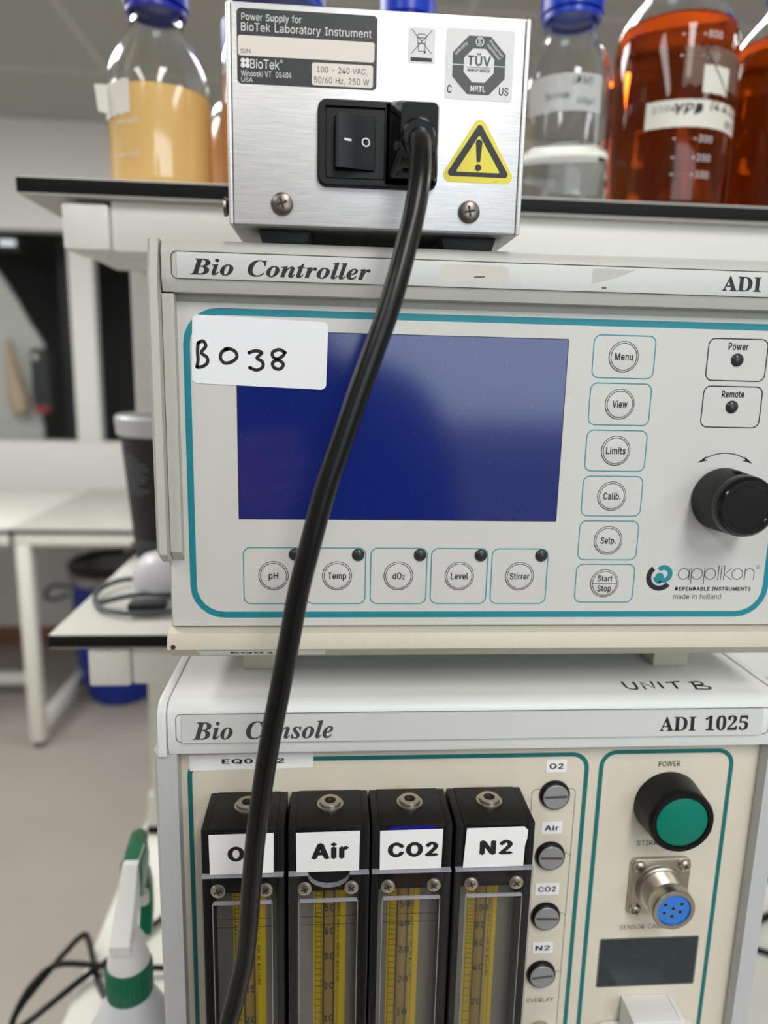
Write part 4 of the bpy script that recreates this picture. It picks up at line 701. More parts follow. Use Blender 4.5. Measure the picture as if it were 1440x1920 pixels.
# ================================================================== UPPER INSTRUMENT
CY0 = 300.0; CX0, CX1 = -69.3, 209.5
ctl = thing('bio_controller', (70, 420, -144.5), 'beige upper controller unit with a blue screen and round buttons in a teal outline', 'laboratory controller')
MB('beige_paint').box(CX0, CX1, CY0+1.5, 560, -124.8, 47.6, bev=1).build('housing', ctl)
for x0, x1 in ((-42.8, -25.9), (165.5, 184)):
    for y0 in (332, 530): MB('cream_paint').box(x0, x1, y0, y0+18, -144.5, -124.8, bev=1).build('foot', ctl)
mb = MB('header_grey')
mb.prism([(318, 49.3), (296.6, 49.3), (294.6, 47.8), (293.3, 45.2), (293.0, 43.8), (292.8, 34.6), (292.9, 34.0), (294.6, 29.6), (300.6, 29.4), (318, 29.4)], EX, -66.6, CX1-2.5, bev=.25, seg=1)
hdr = mb.build('header', ctl)
mb = MB('nameplate'); mb.box(-60.4, CX1-9, 292.1, 293.4, 34.5, 44.2, bev=.15)
fp = XZ(292.02)
def serif(mb, txt, wt, f, x0, x1, z0, z1, m): mb.text(txt, f, m, box=(x0, x1, z0, z1), wt=wt, bold=.006)
serif(mb, 'Bio Controller', 'i', fp, -55.2, 14.6, 35.9, 42.2, 'black_print'); serif(mb, 'ADI 1010', 'b', fp, 158.7, 199.6, 36.4, 42.6, 'black_print')
for P, m in (([(56, 38.5), (60, 38.7)], 'grey_print'), ([(108.5, 36.0), (110, 36.0)], 'grey_print')): mb.stroke(P, .5, XZ(292.05), m, False)
mb.poly(rrect(42, 70, 36.5, 43.2, 2.5), XZ(292.06), 'nameplate_stain'); mb.poly([(104, 43.4), (122, 43.4), (114, 40), (104, 37.5)], XZ(292.06), 'header_grey')
mb.build('nameplate', hdr, label='grey nameplate strip with serif lettering')
mb = MB('header_grey').frame(-62.7, CX1-6, 34.3, 44.7, 2.2, .35, XZ(292.72), 'grey_print'); mb.build('nameplate_groove', hdr, smooth=0)
for sgn in (0, 1):
    mx = (lambda x: CX0+CX1-x) if sgn else (lambda x: x)
    P = [(mx(u), v) for u, v in ((-72.6, 340), (-72.6, 294.5), (-70.4, 289.5), (-67.3, 289.2), (-67.2, 340))]
    mb = MB('beige_paint'); top = [(u, v, 48.4) for u, v in P]; bot = [(u, v, -75.5) for u, v in P]
    mb.loft([[(u, v+6 if v < 300 else v, -80) for u, v in P], bot, [(u, v, 34) for u, v in P], [(u, v+(4 if v < 300 else 0), 49.3) for u, v in P]]); mb.build('side_trim', ctl)
    a, b = sorted((mx(-67.0), mx(-62.4))); MB('beige_paint').loft([[(x, y, z) for x, y in ((a, 300.5), (b, 300.5), (b, 294.8), (a, 294.8))] if z > -77 else [(x, y, z) for x, y in ((a, 300.5), (b, 300.5), (b, 299.5), (a, 299.5))] for z in (-80.0, -75.6, 28.9)]).build('grip_strip', ctl)
mb = MB('cream_paint'); mb.prism([(301.4, -110.9), (295.6, -112.0), (293.6, -114.4), (293.0, -118.4), (301.8, -124.9), (330, -125.1), (330, -111)], EX, CX0-.5, CX1+.5, bev=.5, seg=2)
bz = mb.build('lower_bezel', ctl)
nf = lambda u, v: (u, 293.0+(-118.4-v)*8.8/6.5-.10, v-.07)
mb = MB('label_white').poly([(-56.5, -123.6), (-2.2, -123.6), (-2.0, -119.1), (-57.6, -119.1)], nf); mb.text('EQ0101', lambda u, v: (u, nf(u, v)[1]-.04, nf(u, v)[2]-.03), 'black_print', box=(-43.4, -14.5, -122.3, -120.4), bold=.03)
mb.build('asset_label', ctl, label='narrow white asset label on the lower bezel', smooth=0)
MB('dark_steel').lathe([(1.1, 0), (1.0, .4), (0, .5)], (CX0+2.2, 293.1, -117.2), 'y', 16).build('bezel_screw', ctl)
# membrane with its printing
MBN = MB('beige_membrane'); MBN.box(CX0+.8, CX1-.8, CY0, CY0+1.4, -110.2, 26.6, bev=.25, seg=1)
f0, f1 = XZ(CY0-.05), XZ(CY0-.09)
MBN.frame(-60.4, 200.4, -106.4, 24.4, 14.5, 2.75, f0, 'teal_print')
def tb(x0, x1, z0, z1, m='teal_line', t=.5): MBN.frame(x0, x1, z0, z1, 3.2, t, f0, m)
BC = (123.0, (9.3, -10.6, -30.6, -50.6, -70.6, -90.4)); 
for z in BC[1]: tb(109.5, 136.8, z-9.2, z+9.0)
HB = (-24.75, 2.8, 29.7, 56.8, 83.9); HX = ((-37.8, -12.2), (-10.8, 15.4), (17.2, 42.4), (43.9, 69.4), (70.9, 96.5))
for a, b in HX: tb(a, b, -100.2, -74.5)
for z0, z1 in ((.1, 18.2), (-19.9, -1.8)): tb(159.6, 186.5, z0, z1, 'black_print', .5)
for t_, z in (('Power', 13.4), ('Remote', -6.7)): MBN.text(t_, f0, 'black_print', at=(173.1, z), h=2.9, w=8.9 if t_ == 'Power' else 10.2, bold=.022)
# turning arrow
arc = [(172.9+13.6*math.sin(a)*1.0, -45.6+14.4*math.cos(a)) for a in [math.radians(-62+124*i/16) for i in range(17)]]
arc = [(161.2+23.6*i/16, -34.9+4.0*(1-((i-8)/8)**2)) for i in range(17)]
MBN.stroke(arc, .42, f0, 'black_print', False)
for (x, z), s_ in ((arc[0], 1), (arc[-1], -1)):
    MBN.poly([(x-s_*.8, z-.5), (x+s_*3.4, z+2.9), (x+s_*2.2, z+1.2)], f0, 'black_print'); MBN.poly([(x-s_*.8, z-.5), (x+s_*2.2, z+1.2), (x+s_*4.0, z+.7)], f0, 'black_print')
# maker's mark and lettering
lx, lz = 148.6, -87.6
A = lambda cx, cz, r, a0, a1, n=24: [(cx+r*math.cos(math.radians(a0+(a1-a0)*i/n)), cz+r*math.sin(math.radians(a0+(a1-a0)*i/n))) for i in range(n+1)]
def arcband(cx, cz, r0, r1, a0, a1, m):
    P, Q = A(cx, cz, r1, a0, a1), A(cx, cz, r0, a0, a1); n = len(P)
    MBN.raw([f0(*p) for p in P]+[f0(*p) for p in Q], [[i, i+1, n+i+1, n+i] for i in range(n-1)], m)
arcband(lx, lz, 4.0, 6.4, 128, 322, 'black_print')
arcband(lx+1.6, lz+1.5, 1.9, 4.2, -140, 140, 'teal_print'); MBN.circ(lx-.2, lz+.1, 2.0, 0, f1, 'teal_print', 24)
arcband(lx+1.2, lz+.9, 1.6, 4.5, 195, 262, 'teal_print')
w_ = .36; z0, xh = -88.7, 5.4; pen = 156.9; r = xh/2; m = 'grey_print'
def O(cx): MBN.circ(cx, z0+r, r, w_, f0, m, 40)
def I(x, a, b): MBN.stroke([(x, a), (x, b)], w_, f0, m, False)
O(159.6); I(162.2, z0, z0+xh+.2); O(165.9); I(163.2, z0-2.0, z0+xh+.2); O(172.1); I(169.3, z0-2.0, z0+xh+.2)
I(175.9, z0, z0+6.6); I(177.2, z0, z0+xh); I(177.2, z0+6.3, z0+6.8); I(178.6, z0, z0+6.6)
MBN.stroke([(182.0, z0+xh), (178.7, z0+2.4), (182.4, z0)], w_, f0, m, False); O(184.9); I(188.5, z0, z0+xh)
MBN.stroke([(188.5, z0+2.8)]+[(190.7+2.2*math.cos(math.radians(a)), z0+3.1+2.2*math.sin(math.radians(a))) for a in range(180, -1, -20)]+[(192.9, z0)], w_, f0, m, False)
MBN.circ(194.4, z0+6.0, .9, .16, f0, m, 24); MBN.text('R', f0, m, at=(194.4, z0+5.6), h=.9)
MBN.text('DEPENDABLE INSTRUMENTS', f0, 'black_print', box=(156.3, 192.2, -94.0, -92.1), bold=.03); MBN.text('made in holland', f0, 'black_print', box=(155.9, 178.4, -97.9, -95.4))
MBN.build('front_panel', ctl, label='front panel with teal outline and printing')
# screen set into the panel
sc = MB('lcd_blue').box(-39.1, 98.7, CY0-.06, CY0+.3, -62.1, 15.8)
sc.frame(-39.3, 98.9, -62.3, 16.0, .2, .3, XZ(CY0-.08), 'black_print'); sc.build('screen', ctl, smooth=0, label='blue display glass')
def key(x, z, lines, r=6.5):
    mb = MB('beige_membrane').lathe([(r, 0), (r, .12), (r-.7, .30), (r*.5, .42), (0, .45)], (x, CY0, z), 'y', 48)
    fy = XZ(CY0-.50); mb.circ(x, z, r, .3, XZ(CY0-.2), 'black_print', 56); mb.circ(x, z, r-.75, .3, XZ(CY0-.42), 'grey_print', 56)
    for t_, dz, h, w2 in lines: mb.text(t_, fy, 'black_print', at=(x, z+dz), h=h, w=w2, bold=.02)
    if len(lines) > 1 and lines[1][0] == 'Stop': mb.stroke([(x-r+.8, z), (x+r-.8, z)], .25, fy, 'black_print', False)
    return mb.build('button', ctl, label=('round button marked '+' '.join(l[0] for l in lines)).replace('dO 2', 'dO2'))
for z, (t_, w2) in zip(BC[1][:5], (('Menu', 7.9), ('View', 6.6), ('Limits', 8.7), ('Calib.', 7.9), ('Setp.', 7.0))): key(BC[0], z, [(t_, -1.4, 2.9, w2)])
key(BC[0], BC[1][5], [('Start', 1.0, 2.7, 6.8), ('Stop', -3.7, 2.7, 6.4)])
for x, (t_, w2) in zip(HB, (('pH', 4.1), ('Temp', 8.0), ('dO', 3.9), ('Level', 7.7), ('Stirrer', 8.9))):
    key(x, -87.2, [(t_, -1.4, 2.9, w2)] if t_ != 'dO' else [('dO', -1.4, 2.9, 3.9), ('2', -1.6, 1.9, 1.3)]) if t_ != 'dO' else None
mb = MB('beige_membrane').lathe([(6.5, 0), (6.5, .12), (5.8, .30), (3.2, .42), (0, .45)], (29.7, CY0, -87.2), 'y', 48)
mb.circ(29.7, -87.2, 6.5, .3, XZ(CY0-.2), 'black_print', 56); mb.circ(29.7, -87.2, 5.75, .3, XZ(CY0-.42), 'grey_print', 56)
mb.text('dO', XZ(CY0-.5), 'black_print', at=(29.1, -88.6), h=2.9, w=3.9, bold=.02); mb.text('2', XZ(CY0-.5), 'black_print', at=(31.9, -88.7), h=1.9, w=1.2, bold=.02); mb.build('button', ctl, label='round button marked dO2')
for x, z in [(a, -77.7) for a in (-15.4, 11.9, 39.0, 66.0, 93.2)]+[(173.1, 9.2), (173.1, -10.75)]:
    MB('led_dark').lathe([(2.75, 0), (2.7, .5), (2.0, 1.2), (1.0, 1.55), (0, 1.65)], (x, CY0, z), 'y', 28).build('indicator_light', ctl)
kn = MB('black_plastic').lathe([(13.8, .6), (14.0, 1.2), (13.2, 16.5)], (172.9, CY0, -51.2), 'y', 160, knurl=-.014)
knob = kn.build('knob', ctl, label='black knurled control knob')
MB('black_gloss').lathe([(13.15, 16.4), (13.1, 19.2), (12.6, 21.0), (11.4, 22.0), (9.6, 22.0), (9.2, 21.6), (0, 21.6)], (172.9, CY0, -51.2), 'y', 72).build('knob_cap', knob)
MB('dark_hole').box(170.2, 173.2, CY0-13.5, CY0-10.5, -37.6, -37.15, bev=.1).build('set_screw_slot', knob)
# white sticker with marker writing
cs, sn = math.cos(math.radians(-1.75)), math.sin(math.radians(-1.75))
def sk(y): return lambda u, v: (-56.4+u*cs-v*sn, y, 21.6+u*sn+v*cs)
mb = MB('sticker_white'); mb.prism(rrect(0, 54.6, -27.2, 0, 2.2), lambda u, v, w2: sk(w2)(u, v), CY0-.25, CY0-.1)
f = sk(CY0-.32)
P = lambda *p: [(.219*(a-360)+.2, -.219*(b-590)+.35*(a-360)/100) for a, b in p]
for s_ in (P((370, 641), (369, 655), (370, 672), (368, 684)), P((371, 640), (379, 637), (384, 646), (376, 658), (386, 666), (387, 676), (379, 683), (369, 685)),
           P((424, 650), (414, 655), (411, 666), (418, 675), (431, 673), (441, 664), (438, 654), (427, 649), (419, 650)),
           P((463, 655), (475, 651), (487, 654), (478, 664), (488, 670), (489, 680), (478, 686), (465, 682)),
           P((530, 652), (519, 647), (507, 652), (508, 661), (518, 666), (527, 673), (522, 682), (511, 681), (507, 672), (516, 665), (526, 658), (529, 652))): mb.stroke(s_, 1.35, f, 'black_print')
mb.build('sticker', ctl, label='white rounded sticker with handwritten characters', smooth=0)

# ================================================================== LOWER INSTRUMENT
QY = 302.0; QX0, QX1 = -79.0, 219.5; QT = -144.5; QB = BZ+6
con = thing('bio_console', (70, 420, BZ), 'grey lower console with four black flow meters and a green power button', 'laboratory console')
mb = MB('console_grey'); mb.box(-70, 210, QY+1.6, 555, QB, QT-2, bev=.5)
mb.build('housing', con)
for x0 in (-60, 180):
    for y0 in (320, 520): MB('rubber').lathe([(9, 0), (10, 6.2)], (x0+10, y0, BZ), 'z', 20).build('foot', con)
mb = MB('console_grey'); mb.prism([(555, QT), (302.5, QT), (298.6, QT-.7), (296.2, QT-2.4), (294.8, -149.4), (294.2, -162.4), (295.4, -168.4), (302.4, -168.6), (302.4, -150), (555, -150)], EX, -71.2, 211.8, bev=.2, seg=1)
hd = mb.build('top_cover', con, label='top cover with sloping nose')
fz = lambda u, v: (u, v, QT+.06)
for s_ in ([(141.5, 313.5), (141.8, 307), (146, 306), (147, 313)], [(150, 306), (150.5, 313), (155, 306.5), (156, 313.5)], [(159, 306.5), (159.4, 313)], [(163.5, 312.5), (170, 313.4)], [(166.6, 313), (165.8, 306)], [(175, 305.5), (176.5, 313)], [(174.8, 312.6), (180, 313), (180.5, 310), (176.5, 309), (182, 307.6), (181, 305), (174.8, 305.4)]):
    MBW = MB('black_print'); MBW.stroke(s_, 1.3, fz, 'black_print', len(s_) > 3 and s_[0][0] != 150); MBW.build('marker_writing', hd, smooth=0)
mb = MB('nameplate'); 
mb.prism([(294.35, -149.4), (293.6, -149.4), (293.0, -162.0), (293.8, -162.0)], EX, -64.8, 202.0, bev=.1, seg=1)
nq = lambda y: (lambda u, v: (u, 293.6-(-149.4-v)*.0476-.06+y, v))
serif(mb, 'Bio Console', 'i', nq(0), -60.0, 1.8, -160.6, -152.0, 'grey_print'); serif(mb, 'ADI 1025', 'b', nq(0), 152.4, 195.0, -159.6, -152.2, 'black_print')
mb.build('nameplate', hd, label='pale nameplate strip with serif lettering')
mb = MB('grey_print').frame(-67.6, 206.0, -162.3, -149.0, 2.4, .3, lambda u, v: (u, 294.75-(-149.2-v)*.045-.12, v), 'grey_print'); mb.build('nameplate_groove', hd, smooth=0)
for a, b in ((-75.4, -71.6), (212.2, 216.0)):
    mb = MB('console_grey'); mb.prism([(555, QT+.5), (302.5, QT+.5), (298.2, QT-.3), (295.4, QT-2.4), (293.8, -149.4), (293.4, -168.6), (555, -168.6)], EX, a, b, bev=.4); mb.build('end_trim', con)
for a, b, cx in ((-78.8, -67.6, -79), (208.4, 219.4, 219.5)):
    o_ = [(a, 555), (a, 300) if a < 0 else (a, 295.2), (a+2.5, 295.2) if a < 0 else (b-2.5, 295.2), (b, 295.2) if a < 0 else (b, 300), (b, 555)]
    mb = MB('console_side'); mb.prism(o_, EZ, QB, -168.7); mb.build('side_panel', con)
mb = MB('console_panel'); mb.box(-67.5, 208.3, QY, QY+1.5, QB, -168.6); f0, f1 = XZ(QY-.05), XZ(QY-.09)
mb.frame(-64.8, 124.1, QB+20, -174.6, 8.5, 2.2, f0, 'teal_dark'); mb.frame(129.0, 196.0, QB+20, -173.8, 8.5, 2.2, f0, 'teal_dark')
mb.text('POWER', f0, 'black_print', at=(163.8, -182.8), h=2.7, w=10.8, bold=.01); mb.text('STIRRER', f0, 'black_print', at=(151.4, -225.4), h=2.6, w=15.5, align='l'); mb.text('SENSOR CABLE', f0, 'black_print', at=(147.0, -273.0), h=2.6, w=25, align='l')
mb.text('OVERLAY', f0, 'black_print', at=(115.8, -314.2), h=2.6, w=14.2, align='r')
PZ = (-196.5, -229.3, -263.1, -296.7); pxx = 108.1
mb.frame(97.0, 118.6, -331, -193.5, 2.5, .28, f0, 'grey_print')
for z in PZ[1:]: mb.stroke([(pxx+7, z+.8), (pxx+9, z+.8), (118.4, z-.6)], .28, f0, 'grey_print', False)
mb.build('front_panel', con, label='beige panel with two teal outlines and printing')
mb = MB('label_white').prism([(-63.6, -180.8), (-7.4, -180.0), (-7.2, -172.0), (-63.8, -173.0)], EY, QY-.2, QY-.06); mb.text('EQ0102', XZ(QY-.26), 'black_print', box=(-49.0, -20.5, -177.6, -175.0), bold=.03)
mb.build('asset_label', con, label='white printed asset label at the top left of the panel', smooth=0)
# slotted plugs with paper labels
for z, t_, wd, rt in zip(PZ, ('O2', 'Air', 'CO2', 'N2'), (4.9, 5.0, 6.0, 5.2), (2, -2, -3, 6)):
    p = MB('black_satin').lathe([(7.4, 0), (7.4, 1.0), (6.9, 2.2), (6.3, 2.6), (6.1, 2.2)], (pxx, QY, z), 'y', 48).build('slotted_plug', con)
    q = MB('disc_grey').lathe([(6.25, 1.4), (6.2, 2.6), (5.9, 2.9), (0, 2.9)], (pxx, QY, z), 'y', 48); c_, s_ = math.cos(math.radians(rt)), math.sin(math.radians(rt))
    q.poly([(pxx+u*c_-v*s_, z+u*s_+v*c_) for u, v in ((-5.4, -.45), (5.4, -.45), (5.4, .45), (-5.4, .45))], XZ(QY-2.96), 'dark_steel')
    q.poly([(pxx+u*c_-v*s_, z+u*s_+v*c_) for u, v in ((-5.4, .45), (5.4, .45), (5.4, .75), (-5.4, .75))], XZ(QY-2.96), 'led_dark'); q.build('disc', p)
    lz = z+14.9; l = MB('label_white').box(pxx-wd, pxx+wd, QY-.25, QY-.06, lz-3.2, lz+3.2); l.text(t_, XZ(QY-.3), 'black_print', box=(pxx-wd+1.4, pxx+wd-1.5, lz-1.4, lz+1.5), bold=.03); l.build('paper_label', con, label='small white label reading '+t_, smooth=0)
MB('nickel').lathe([(5.6, 0), (5.6, 9), (4.6, 10.8), (2, 11.6), (0, 11.7)], (109.5, QY, -331), 'y', 36).build('overlay_plug', con)
# green button
gb = MB('black_plastic').lathe([(16.6, 0), (16.5, 2), (15.6, 13.0), (15.6, 15.0), (14.8, 16.2), (12.9, 16.2), (12.5, 15.2), (0, 15)], (164.6, QY, -202.4), 'y', 64).build('power_button', con, label='black cased power button')
MB('green_lens').lathe([(12.4, 14.8), (12.3, 15.5), (11.6, 15.8), (0, 16.1)], (164.6, QY, -202.4), 'y', 56).build('green_lens', gb)
# round connector
fx, fzc = 164.4, -247.6
cn = MB('nickel').prism(rrect(149.3, 179.4, -263.4, -231.6, 3.2), EY, QY-2.2, QY, bev=.5)
cn.lathe([(12.2, 2.0), (12.0, 3.6), (11.0, 4.0)]+[(10.9-(.7 if i % 2 else 0), 4.6+.55*i) for i in range(14)]+[(10.2, 12.4), (10.5, 12.8), (10.5, 17.4), (10.1, 18), (8.3, 18), (8.1, 16.6), (0, 16.6)], (fx, QY, fzc), 'y', 64)
conn = cn.build('round_connector', con, label='nickel flanged round connector')
mb = MB('nickel')
for x, z, a in ((153.0, -235.4, 30), (175.8, -235.2, 75), (153.0, -259.8, 15), (175.8, -259.8, 40)): phillips(MB('nickel'), x, QY-2.2, z, 3.1, a, 'nickel', .6).build('flange_screw', conn)
mb = MB('blue_insert').lathe([(8.05, 16.5), (8.0, 17.0), (0, 17.0)], (fx, QY, fzc), 'y', 40); fy, fy2 = XZ(QY-17.06), XZ(QY-17.1)
for u, v in ((-4.1, 2.6), (3.9, 2.8), (-.1, .5), (-4.4, -1.8), (3.5, -1.5), (-.4, -3.7)): mb.circ(fx+u, fzc+v, 1.15, 0, fy, 'nickel', 20); mb.circ(fx+u, fzc+v, .85, 0, fy2, 'dark_hole', 20)
mb.build('blue_insert', conn, smooth=0, label='blue six hole insert')
# little display
mb = MB('dark_frame'); mb.frame(137.4, 189.6, -306.9, -278.0, 1.2, .7, XZ(QY-.06), 'scale_grey'); mb.build('display_border', con, smooth=0)
MB('lcd_glass').box(138.1, 188.9, QY-.1, QY+.2, -306.2, -278.7).build('display', con, smooth=0, label='small dark grey display')
# white hooded socket
wb = MB('white_plastic').box(151.4, 175.4, QY-16, QY, -340, -312.2, bev=.4); wb.box(176.0, 178.6, QY-14.5, QY, -345, -313.2, bev=.4)
wb.prism(rrect(138.6, 191.4, -352, -326.8, 5.0), EY, QY-6.5, QY-.2, bev=1.2); wb.box(155.4, 172.0, QY-17.2, QY-15.8, -339, -319, bev=.3)
hs = wb.build('hooded_socket', con, label='white plastic hooded socket'); MB('steel').lathe([(0, .2), (3.2, .2), (3.0, 1.0), (0, 1.2)], (185, QY-6.4, -333.5), 'y', 24).build('mounting_screw', hs)

# ---------------------------------------------------------------- flow meters
FT = -191.8; FYF = 274.6; FB = -430.0
FM = ((-54.1, 'O2', 'shiny'), (-17.2, 'Air', 'notch'), (18.9, 'CO2', 'blue'), (55.6, 'N2', 'plain'))
SCL = {'O2': ((40, -247), (35, -258), (30, -270), (25, -286), (20, -303)), 'Air': ((50, -243.4), (40, -255.8), (30, -269.5), (20, -285.7), (10, -304)), 'CO2': ((50, -242.6), (40, -253), (30, -267.2), (20, -283.6), (10, -302)), 'N2': ((100, -246), (80, -255.3), (60, -265.2), (40, -278.7), (20, -298))}
for x0, gas, kind in FM:
    x1 = x0+35.2; xc = (x0+x1)/2
    bk = MB('black_block')
    bk.box(x0, x0+3.4, FYF, QY, FB, FT-.3, bev=.4); bk.box(x1-3.4, x1, FYF, QY, FB, FT-.3, bev=.4); bk.box(x0+3.3, x1-3.3, FYF+.25, QY, -223.5, FT, bev=.35)
    bk.box(x0+3.3, x1-3.3, 290, QY, FB, -223.4)
    flow = bk.build('flow_meter', con, label='black flow meter block labelled '+gas)
    nt_ = MB('nickel').lathe([(5.9, 0), (5.9, .7), (5.0, .9), (4.8, 2.0), (4.4, 2.3), (2.6, 2.3), (2.5, .3), (0, .3)], (xc+.3, 290.5, FT), 'z', 40); nt_.lathe([(2.5, .35), (0, .4)], (xc+.3, 290.5, FT), 'z', 20, 'dark_hole'); nt_.build('top_fitting', flow, label='steel threaded fitting')
    if kind in ('shiny', 'notch'): MB('black_gloss').prism(rrect(x0+5, x1-5.4, -212, FT-1.2, 1.8), EY, FYF-.8, FYF+.3, bev=.35).build('maker_plate', flow)
    if kind == 'blue':
        mb = MB('blue_label').poly(rrect(x0+6.2, x1-6, -207, FT-.9, 3.2), XZ(FYF+.18)); mb.text('800-265-3237', XZ(FYF+.14), 'label_dark', box=(x0+11, x1-11, FT-3.4, FT-2.4)); mb.build('maker_plate', flow, smooth=0, label='blue rounded label')
    lb = MB('label_white'); e = [(x0+3.6, -212.8), (x1-4.6, -212.6), (x1-4.4, -193.5), (x0+3.4, -193.8)]
    if gas == 'N2': e = [(x0+3.6, -212.8), (x1-4.6, -212.6), (x1-4.4, -202.5), (x1-3.6, -199.2), (x1-3.4, -195), (x1-5.2, -193.3), (x0+4.6, -193.6)]
    lb.prism(e, EY, FYF-1.25, FYF-.95); tw = {'O2': 13.5, 'Air': 16.2, 'CO2': 22.2, 'N2': 14.8}[gas]
    lb.text(gas, XZ(FYF-1.32), 'black_print', box=(xc-tw/2+.4, xc+tw/2+.4, -206.6, -199.4 if gas != 'Air' else -198.6), bold=.05); lb.build('gas_label', flow, label='white label reading '+gas, smooth=0)
    # grey backing with yellow scale
    sc = MB('scale_grey').box(x0+3.5, x1-3.5, 288.6, 290, FB, -223.6); sy = XZ(288.5); s1, s2 = XZ(288.44), XZ(288.38)
    ox = {'O2': .6, 'Air': .6, 'CO2': -1.2, 'N2': -1.0}[gas]; sx = xc+ox
    sc.poly([(sx-7.4, FB), (sx+7.4, FB), (sx+7.4, -223.6), (sx-7.4, -223.6)], sy, 'scale_yellow'); sc.poly([(sx-2.6, FB), (sx+1.6, FB), (sx+1.6, -223.6), (sx-2.6, -223.6)], s1, 'scale_amber')
    for a in (-3.2, 1.6): sc.poly([(sx+a, FB), (sx+a+.8, FB), (sx+a+.8, -223.6), (sx+a, -223.6)], s2, 'led_dark')
    Z = SCL[gas]; st = [Z[0][1]+2.2*i for i in (6, 5, 4, 3, 2, 1)]
    for (a, za), (b, zb_) in zip(Z, Z[1:]+((0, Z[-1][1]-26),)): st += [za+(zb_-za)*i/5 for i in range(5)]
    for i, z in enumerate(st): sc.stroke([(sx-7.0+.4, z), (sx-3.6+(1.2 if i % 5 == 0 else 0), z-.3)], .28, s2, 'black_print', False)
    sc.stroke([(sx-6.6, -224), (sx-6.4, FB)], .2, s2, 'black_print', False)
    for n_, z in Z: sc.text(str(n_), XZ(288.3), 'black_print', at=(sx-.2 if gas != 'CO2' else sx+.6, z-1.6), h=3.5, w=5.0 if n_ < 100 else 6.7, bold=.03)
    sc.text('AIR AT STD  ML MIN  70F 1 ATM  150MM', XZ(288.3), 'black_print', at=(sx+4.8, -262), h=1.5, w=None, rotd=90); sc.build('scale', flow, smooth=0, label='grey backing with yellow graduated scale')
    MB('tube_glass').lathe([(2.6, FB+4), (4.2, FB+4), (4.2, -224), (2.6, -224)], (sx, 283.6, 0), 'z', 40, closed=True).build('glass_tube', flow)
    # clear cover
    ct = -213.0; cv = MB('clear_plastic'); yc0, yc1 = FYF-3.0, FYF-.15
    out = [(x0+.2, FB), (x1-.2, FB), (x1-.2, ct)]
    if kind == 'notch': out += [(xc+9, ct)]+[(xc+9*math.cos(math.radians(a)), ct-6.2*math.sin(math.radians(a))) for a in range(10, 171, 16)]+[(xc-9, ct)]
    out += [(x0+.2, ct)]
    cv.prism(out, EY, yc0, yc1, bev=.35, seg=1)
    cv.prism([(x0+4.8, FB), (x1-5.0, FB), (x1-5.0, -224.4), (x0+4.8, -224.4)], EY, yc0-1.2, yc0-.02, bev=.5, seg=1)
    cv.box(x0+5.2, x1-5.4, yc0-1.26, yc0-.1, -225.4, -224.36, 'acrylic_edge')
    tops = [(x0+.2, x1-.2)] if kind != 'notch' else [(x0+.2, xc-9), (xc+9, x1-.2)]
    for a, b in tops: cv.box(a, b, yc0-.04, yc1+.02, ct-.3, ct+.05, 'acrylic_edge')
    if kind == 'notch':
        N = [(xc+9*math.cos(math.radians(a)), ct-6.2*math.sin(math.radians(a))) for a in range(0, 181, 12)]
        cv.raw([(u, yc0, v) for u, v in N]+[(u, yc1, v) for u, v in N], [[i, i+1, len(N)+i+1, len(N)+i] for i in range(len(N)-1)], 'acrylic_edge')
    for a in (x0+4.7, x1-5.2): cv.box(a, a+.25, yc0-1.25, yc0-.3, FB, -225, 'acrylic_edge')
    cov = cv.build('clear_cover', flow, label='clear acrylic cover')
    if gas != 'N2':
        for z in (-233.5, -237.6): MB('black_print').box(x0+5.2, x1-5.6, yc0-.10, yc0-.02, z, z+.22).build('hairline', cov, smooth=0)
    for x, a in ((x0+7.2, 18), (x1-7.8, 40)): phillips(MB('nickel'), x, yc0, -219.2, 3.2, a, 'nickel', .35).build('cover_screw', flow)

# ================================================================== the photographer, mirrored in the screen
def skin(name, nodes, edges, m, parent=None, org=(0, 0, 0), sub=2):
    """one continuous surface grown along a skeleton: nodes name -> (x, y, z, rx[, ry]); first node is the root"""
    ks = list(nodes); me = bpy.data.meshes.new(name); o3 = Vector(org)
    me.from_pydata([tuple((Vector(nodes[k][:3])-o3)/1000) for k in ks], [(ks.index(a), ks.index(b)) for a, b in edges], [])
    o = bpy.data.objects.new(name, me); COL.objects.link(o); me.materials.append(M[m])
    md = o.modifiers.new('skin', 'SKIN'); md.use_smooth_shade = True; sv = me.skin_vertices[0].data
    for i, k in enumerate(ks):
        r = nodes[k][3:]; sv[i].radius = (r[0]/1000, (r[1] if len(r) > 1 else r[0])/1000); sv[i].use_root = i == 0
    if sub: s_ = o.modifiers.new('smooth', 'SUBSURF'); s_.levels = sub; s_.render_levels = sub
    dg = bpy.context.evaluated_depsgraph_get(); me2 = bpy.data.meshes.new_from_object(o.evaluated_get(dg)); o.modifiers.clear(); o.data = me2; bpy.data.meshes.remove(me); me2.name = name
    if parent: o.parent = parent
    return o
def LC(x, y, z):                       # phone coordinates (right, up, towards the holder) -> mm
    return CX*0+Vector((CX[0]*x-CY[0]*y-CZ[0]*z, CX[1]*x-CY[1]*y-CZ[1]*z, CX[2]*x-CY[2]*y-CZ[2]*z))
PX_, PYY = -55, -440
porg = (PX_, PYY, FLOOR)
per = thing('person', porg, 'person in a dark navy top holding up a phone, seen mirrored in the blue screen', 'person')
